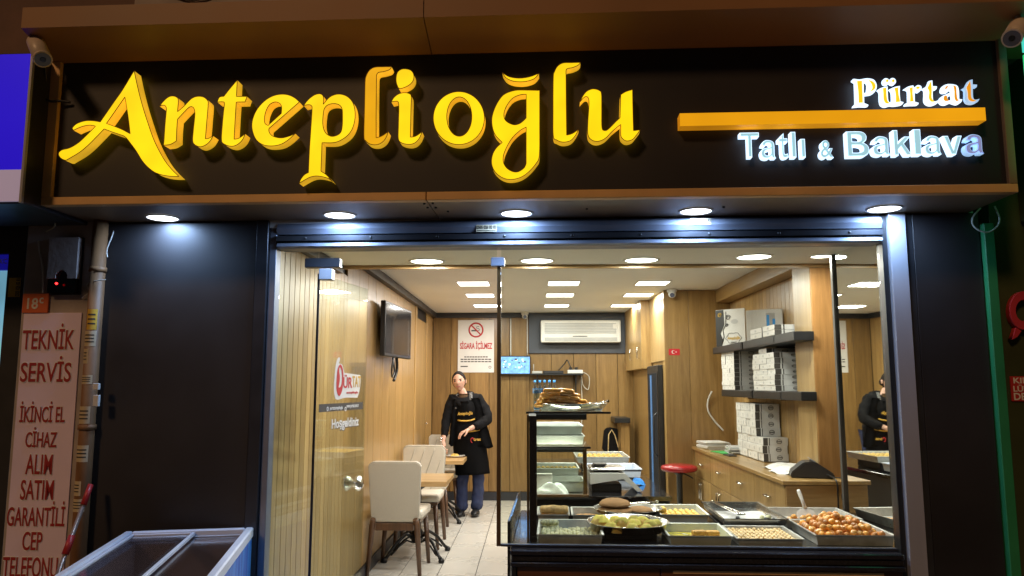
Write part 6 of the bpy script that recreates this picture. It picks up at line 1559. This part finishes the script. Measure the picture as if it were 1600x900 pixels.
# --- T8 finger pastries
t8 = tray('pastry_tray', 'steel tray filled with neat rows of pale finger pastries', .985, 1.30, .075, .42, .035)
bm = NB(); tube(bm, [(0, -.021, .010), (0, -.017, .012), (0, -.008, .0145), (0, .008, .0145), (0, .017, .012), (0, .021, .010)], [.004, .008, .0095, .0095, .008, .004], 9); fp = mesh_of('finger_pastry', bm, 'pastry_pale', True)
for i in range(13):
    for j in range(7): piece(fp, 'finger_pastry', 'pale finger pastry in the neat rows of the full tray', 'pastry', 'finger pastries in rows', 1.0135 + i * .0215, .112 + j * .0455, ZT + .0055 + .004 * (rng.random()), 0, 0, rng.uniform(-.10, .10) - .12, rng.uniform(.92, 1.06))
# --- T9 fried dough balls, heaped
t9 = tray('pastry_tray', 'dark steel tray heaped with glazed fried dough balls in the right corner', 1.365, 1.74, .105, .53, .05)
bm = NB(); ball(bm, (0, 0, 0), (.0175, .0165, .016), 10, 7, jit=.06); lk = mesh_of('dough_ball', bm, 'dough_gold', True)
lkb = lk.copy(); lkb.materials.clear(); lkb.materials.append(MATS['dough_brown'])
for lay, (nx, ny, zz, cu_, cw_) in enumerate(((11, 12, .020, 1.553, .315), (10, 10, .043, 1.553, .315), (8, 8, .066, 1.548, .32), (6, 5, .086, 1.54, .325), (3, 3, .103, 1.525, .33))):
    for i in range(nx):
        for j in range(ny):
            if lay == 0 and 1 < i < 9 and 1 < j: continue
            if lay == 1 and 1 < i < 8 and 2 < j: continue
            piece(lk if rng.random() < .5 else lkb, 'dough_ball', 'glazed brown fried dough ball in the heap in the right corner', 'pastry', 'heaped fried dough balls', cu_ + (i - (nx - 1) / 2) * .0315 + rng.uniform(-.006, .006), cw_ + (j - (ny - 1) / 2) * .0325 + rng.uniform(-.006, .006), ZT + zz + rng.uniform(-.006, .006), rng.uniform(0, 6), rng.uniform(0, 6), 0, rng.uniform(.86, 1.16))
# --- T10 tray behind
t10 = tray('pastry_tray', 'steel tray of golden dough balls with a white scoop behind the heap', 1.36, 1.76, .56, .95, .05)
for i in range(10):
    for j in range(4): piece(lk, 'dough_ball', 'golden fried dough ball in the tray with the white scoop', 'pastry', 'dough balls in the scoop tray', 1.385 + i * .0385 + rng.uniform(-.005, .005), .59 + j * .042 + rng.uniform(-.005, .005), ZT + .022 + (.028 if rng.random() < .25 else 0), rng.uniform(0, 6), 0, 0, rng.uniform(.9, 1.1))
a = FW(1262, 803, .64)
sp2 = thing('scoop', 'white plastic scoop standing in the dough ball tray', 'scoop', (a.x, .66, ZT + .03), 0, None, True)
bm = NB(); prism(bm, [(-.045, 0), (.045, 0), (.05, .045), (.02, .062), (-.02, .062), (-.05, .045)], -.012, .012); bmesh.ops.bevel(bm, geom=bm.edges[:], offset=.005, segments=2, affect='EDGES'); bm.transform(Matrix.Rotation(R(-25), 4, 'X')); obj('blade', bm, 'ceramic', sp2, True)
bm = NB(); tube(bm, [(0, .02, .058), (-.008, .04, .10), (-.02, .055, .145), (-.022, .058, .155)], [.011, .009, .011, .008], 8); obj('handle', bm, 'ceramic', sp2, True)
# ================================================================== ON AND BEHIND THE GLASS CASE
# oval tray of fried rings on the top shelf
a = PY(838, 640, 4.5); b = PY(950, 628, 4.5)
ot = thing('serving_tray', 'long steel tray of fried pastry sticks on top of the glass cabinet', 'tray', ((a.x + b.x) / 2 + .0, 4.55, ztop + .001))
bm = NB(); lathe(bm, [(0, .002), (.86, .002), (1, .038), (1.03, .04), (1.03, .037), (.87, 0), (0, 0)], n=48, sx=(b.x - a.x) / 2 * .97, sy=.17); obj('pan', bm, 'steel', ot, True)
bm = NB(); tube(bm, [(-.058, 0, 0), (-.05, .004, .004), (0, .008, .006), (.05, .004, .002), (.06, 0, 0)], [.009, .0135, .0145, .0135, .009], 10); fs_ = mesh_of('fried_stick', bm, 'dough_gold', True)
for lay, n_ in enumerate((5, 4, 3, 3, 2)):
    for k in range(n_):
        for rr_ in range(2 if lay < 3 else 1):
            u_ = a.x + .05 + .055 * k * (1.2 if lay == 0 else 1) + lay * .015 + (.0 if lay < 3 else -.01)
            M_ = Matrix.Translation((min(u_, b.x - .09), 4.47 + rr_ * .06 + rng.uniform(-.01, .01), ztop + .025 + lay * .021 + .004 * rng.random())) @ Matrix.Rotation(rng.uniform(-.25, .25), 4, 'Z') @ Matrix.Rotation(rng.uniform(-.10, .16), 4, 'Y')
            inst(fs_, 'fried_stick', M_, 'brown fried pastry stick piled on the cabinet top tray', 'pastry', 'fried pastry sticks')
tongs('steel tongs at the right end of the cabinet top tray', (b.x - .005, 4.46, ztop + .055), (b.x - .09, 4.45, ztop + .045), .010, False)
# water bottles behind the sticks
for k in range(5):
    x_ = PY(836 + 7.6 * k, 600, 4.8).x
    t = thing('water_bottle', f'small clear water bottle with blue label behind the fried sticks, {("first", "second", "third", "fourth", "fifth")[k]} from the left', 'bottle', (x_, 4.85, ztop + .001), 0, 'water bottles on the cabinet')
    bm = NB(); lathe(bm, [(0, .001), (.0135, .001), (.0145, .01), (.0145, .12), (.012, .135), (.006, .155), (.006, .168)], n=14); obj('body', bm, 'bottle_clear', t, True)
    bm = NB(); lathe(bm, [(.0149, .095), (.0149, .125)], n=14); obj('label', bm, 'bottle_label', t, True)
    bm = NB(); lathe(bm, [(.0072, .162), (.0072, .176), (0, .177)], n=12); obj('cap', bm, 'sticker_blue', t, True)
bxp = PY(836, 640, 4.42)
cn = thing('water_carton', 'short bottle pack edge at the left end of the cabinet top', 'bottle pack', (bxp.x, 4.60, ztop)); iobj('film', (bxp.x - .006, 4.56, ztop + .001), (bxp.x + .028, 4.66, ztop + .12), 'bottle_clear', cn, .003); iobj('label', (bxp.x - .004, 4.5585, ztop + .004), (bxp.x + .026, 4.5595, ztop + .05), 'bottle_label', cn, 0)
# trays inside the case
def wtray(label, x0, x1, y0, y1, z, h, m='tray_green'):
    t = thing('pastry_tray', label, 'tray', ((x0 + x1) / 2, (y0 + y1) / 2, z), 0, 'trays inside the glass cabinet')
    a_, b_ = (x1 - x0) / 2, (y1 - y0) / 2; bm = NB()
    rings = [[bm.verts.new(p) for p in [(-a_ + s, -b_ + s, zz), (a_ - s, -b_ + s, zz), (a_ - s, b_ - s, zz), (-a_ + s, b_ - s, zz)]] for s, zz in [(.014, .003), (.006, h), (-.003, h + .002), (-.004, h - .003), (.003, h - .002), (.011, .001)]]
    bm.faces.new(rings[0])
    for r0, r1 in zip(rings[:-1], rings[1:]):
        for k in range(4): bm.faces.new((r0[k], r0[(k + 1) % 4], r1[(k + 1) % 4], r1[k]))
    bm.faces.new(rings[-1][::-1]); bmesh.ops.recalc_face_normals(bm, faces=bm.faces[:]); obj('pan', bm, m, t, True); return t
wtray('deep pale steel tray on the upper glass tier of the cabinet', .02, .33, 5.0, 5.5, z2 + .062, .055)
wtray('pale steel tray directly on the glass tier of the cabinet', .02, .335, 4.95, 5.5, z2 + .002, .055)
wtray('steel tray of pastry at the back of the lower cabinet tier', .03, .32, 5.3, 5.65, zk + .002, .12)
wtray('shallow steel tray in the middle of the lower cabinet tier', .12, .335, 5.02, 5.28, zk + .002, .07)
for i in range(9):
    piece_me = gb_
    inst(gb_, 'golden_sweet', Matrix.Translation((.05 + i * .03, 5.34, zk + .105)), 'golden sweet in the row at the back of the cabinet', 'pastry', 'golden sweets in the cabinet')
wb2 = thing('paper_box', 'white open paper box in the lower cabinet tier', 'box', (.09, 4.98, zk)); iobj('carton', (.03, 4.95, zk + .002), (.13, 5.01, zk + .12), 'white_paper', wb2, .002); iobj('flap', (.03, 4.945, zk + .121), (.13, 5.0, zk + .123), 'white_paper', wb2, 0)
bm = NB(); crumple(bm, .125, 4.93, zk + .002, .10, .05, .075, 30, 37); obj('plastic_bag', bm, 'soft_plastic', label='crumpled clear plastic bag at the bottom of the glass cabinet', cat='bag')
# trays, scale and cloth on the serving counter
tA = wtray('steel tray of cream pastries behind the weighing scale', .36, .78, 6.25, 6.75, zk + .06, .05, 'steel_tray')
tB = wtray('white tray sticking out right behind the weighing scale', .42, .80, 5.72, 6.15, zk + .012, .06, 'freezer_white')
stA = thing('tray_stand', 'dark stand under the cream pastry tray', 'stand', (.57, 6.5, zk)); iobj('block', (.42, 6.32, zk + .001), (.72, 6.68, zk + .058), 'charcoal', stA, .002); iobj('foot_plate', (.40, 6.32, zk + .001), (.4195, 6.68, zk + .006), 'charcoal', stA, 0)
for i in range(9):
    for j in range(3): inst(gb_, 'cream_pastry', Matrix.Translation((.41 + i * .04, 6.36 + j * .13, zk + .066)) @ Matrix.Scale(1.5, 4), 'cream coloured pastry in the tray behind the scale', 'pastry', 'cream pastries behind the scale')
sca = thing('weighing_scale', 'grey and white counter scale with slanted display on the black counter', 'scale', (.5, 5.3, zk))
a = PY(922, 760, 5.05); b = PY(1003, 765, 5.05)
bm = NB(); prism(bm, [(a.x, zk + .05), (a.x, zk + .12), (a.x + .22, zk + .12), (b.x - .0, zk + .012), (b.x - .03, zk + .004), (a.x + .21, zk + .085)], 5.02, 5.30); obj('housing', bm, 'white_plastic', sca)
bm = NB(); box(bm, (a.x + .01, 5.04, zk + .001), (a.x + .20, 5.28, zk + .05), .003); obj('base', bm, 'black', sca)
bm = NB(); box(bm, (a.x + .0, 5.04, zk + .135), (a.x + .225, 5.29, zk + .150), .005); obj('platter', bm, 'steel', sca)
bm = NB(); box(bm, (a.x + .03, 5.10, zk + .1205), (a.x + .19, 5.24, zk + .1345), .002); obj('platter_support', bm, 'black', sca)
bm = NB(); crumple(bm, .73, 5.42, zk + .001, .045, .05, .05, 18, 45); obj('cloth', bm, 'blue_cloth', label='crumpled bright blue cloth on the black counter beside the scale', cat='cloth', smooth=True)
bm = NB(); prism(bm, [(.395, zk + .152), (.47, zk + .152), (.49, zk + .17), (.41, zk + .17)], 5.1, 5.2); obj('wallet', bm, 'black', label='black wallet lying on the scale platter', cat='wallet')
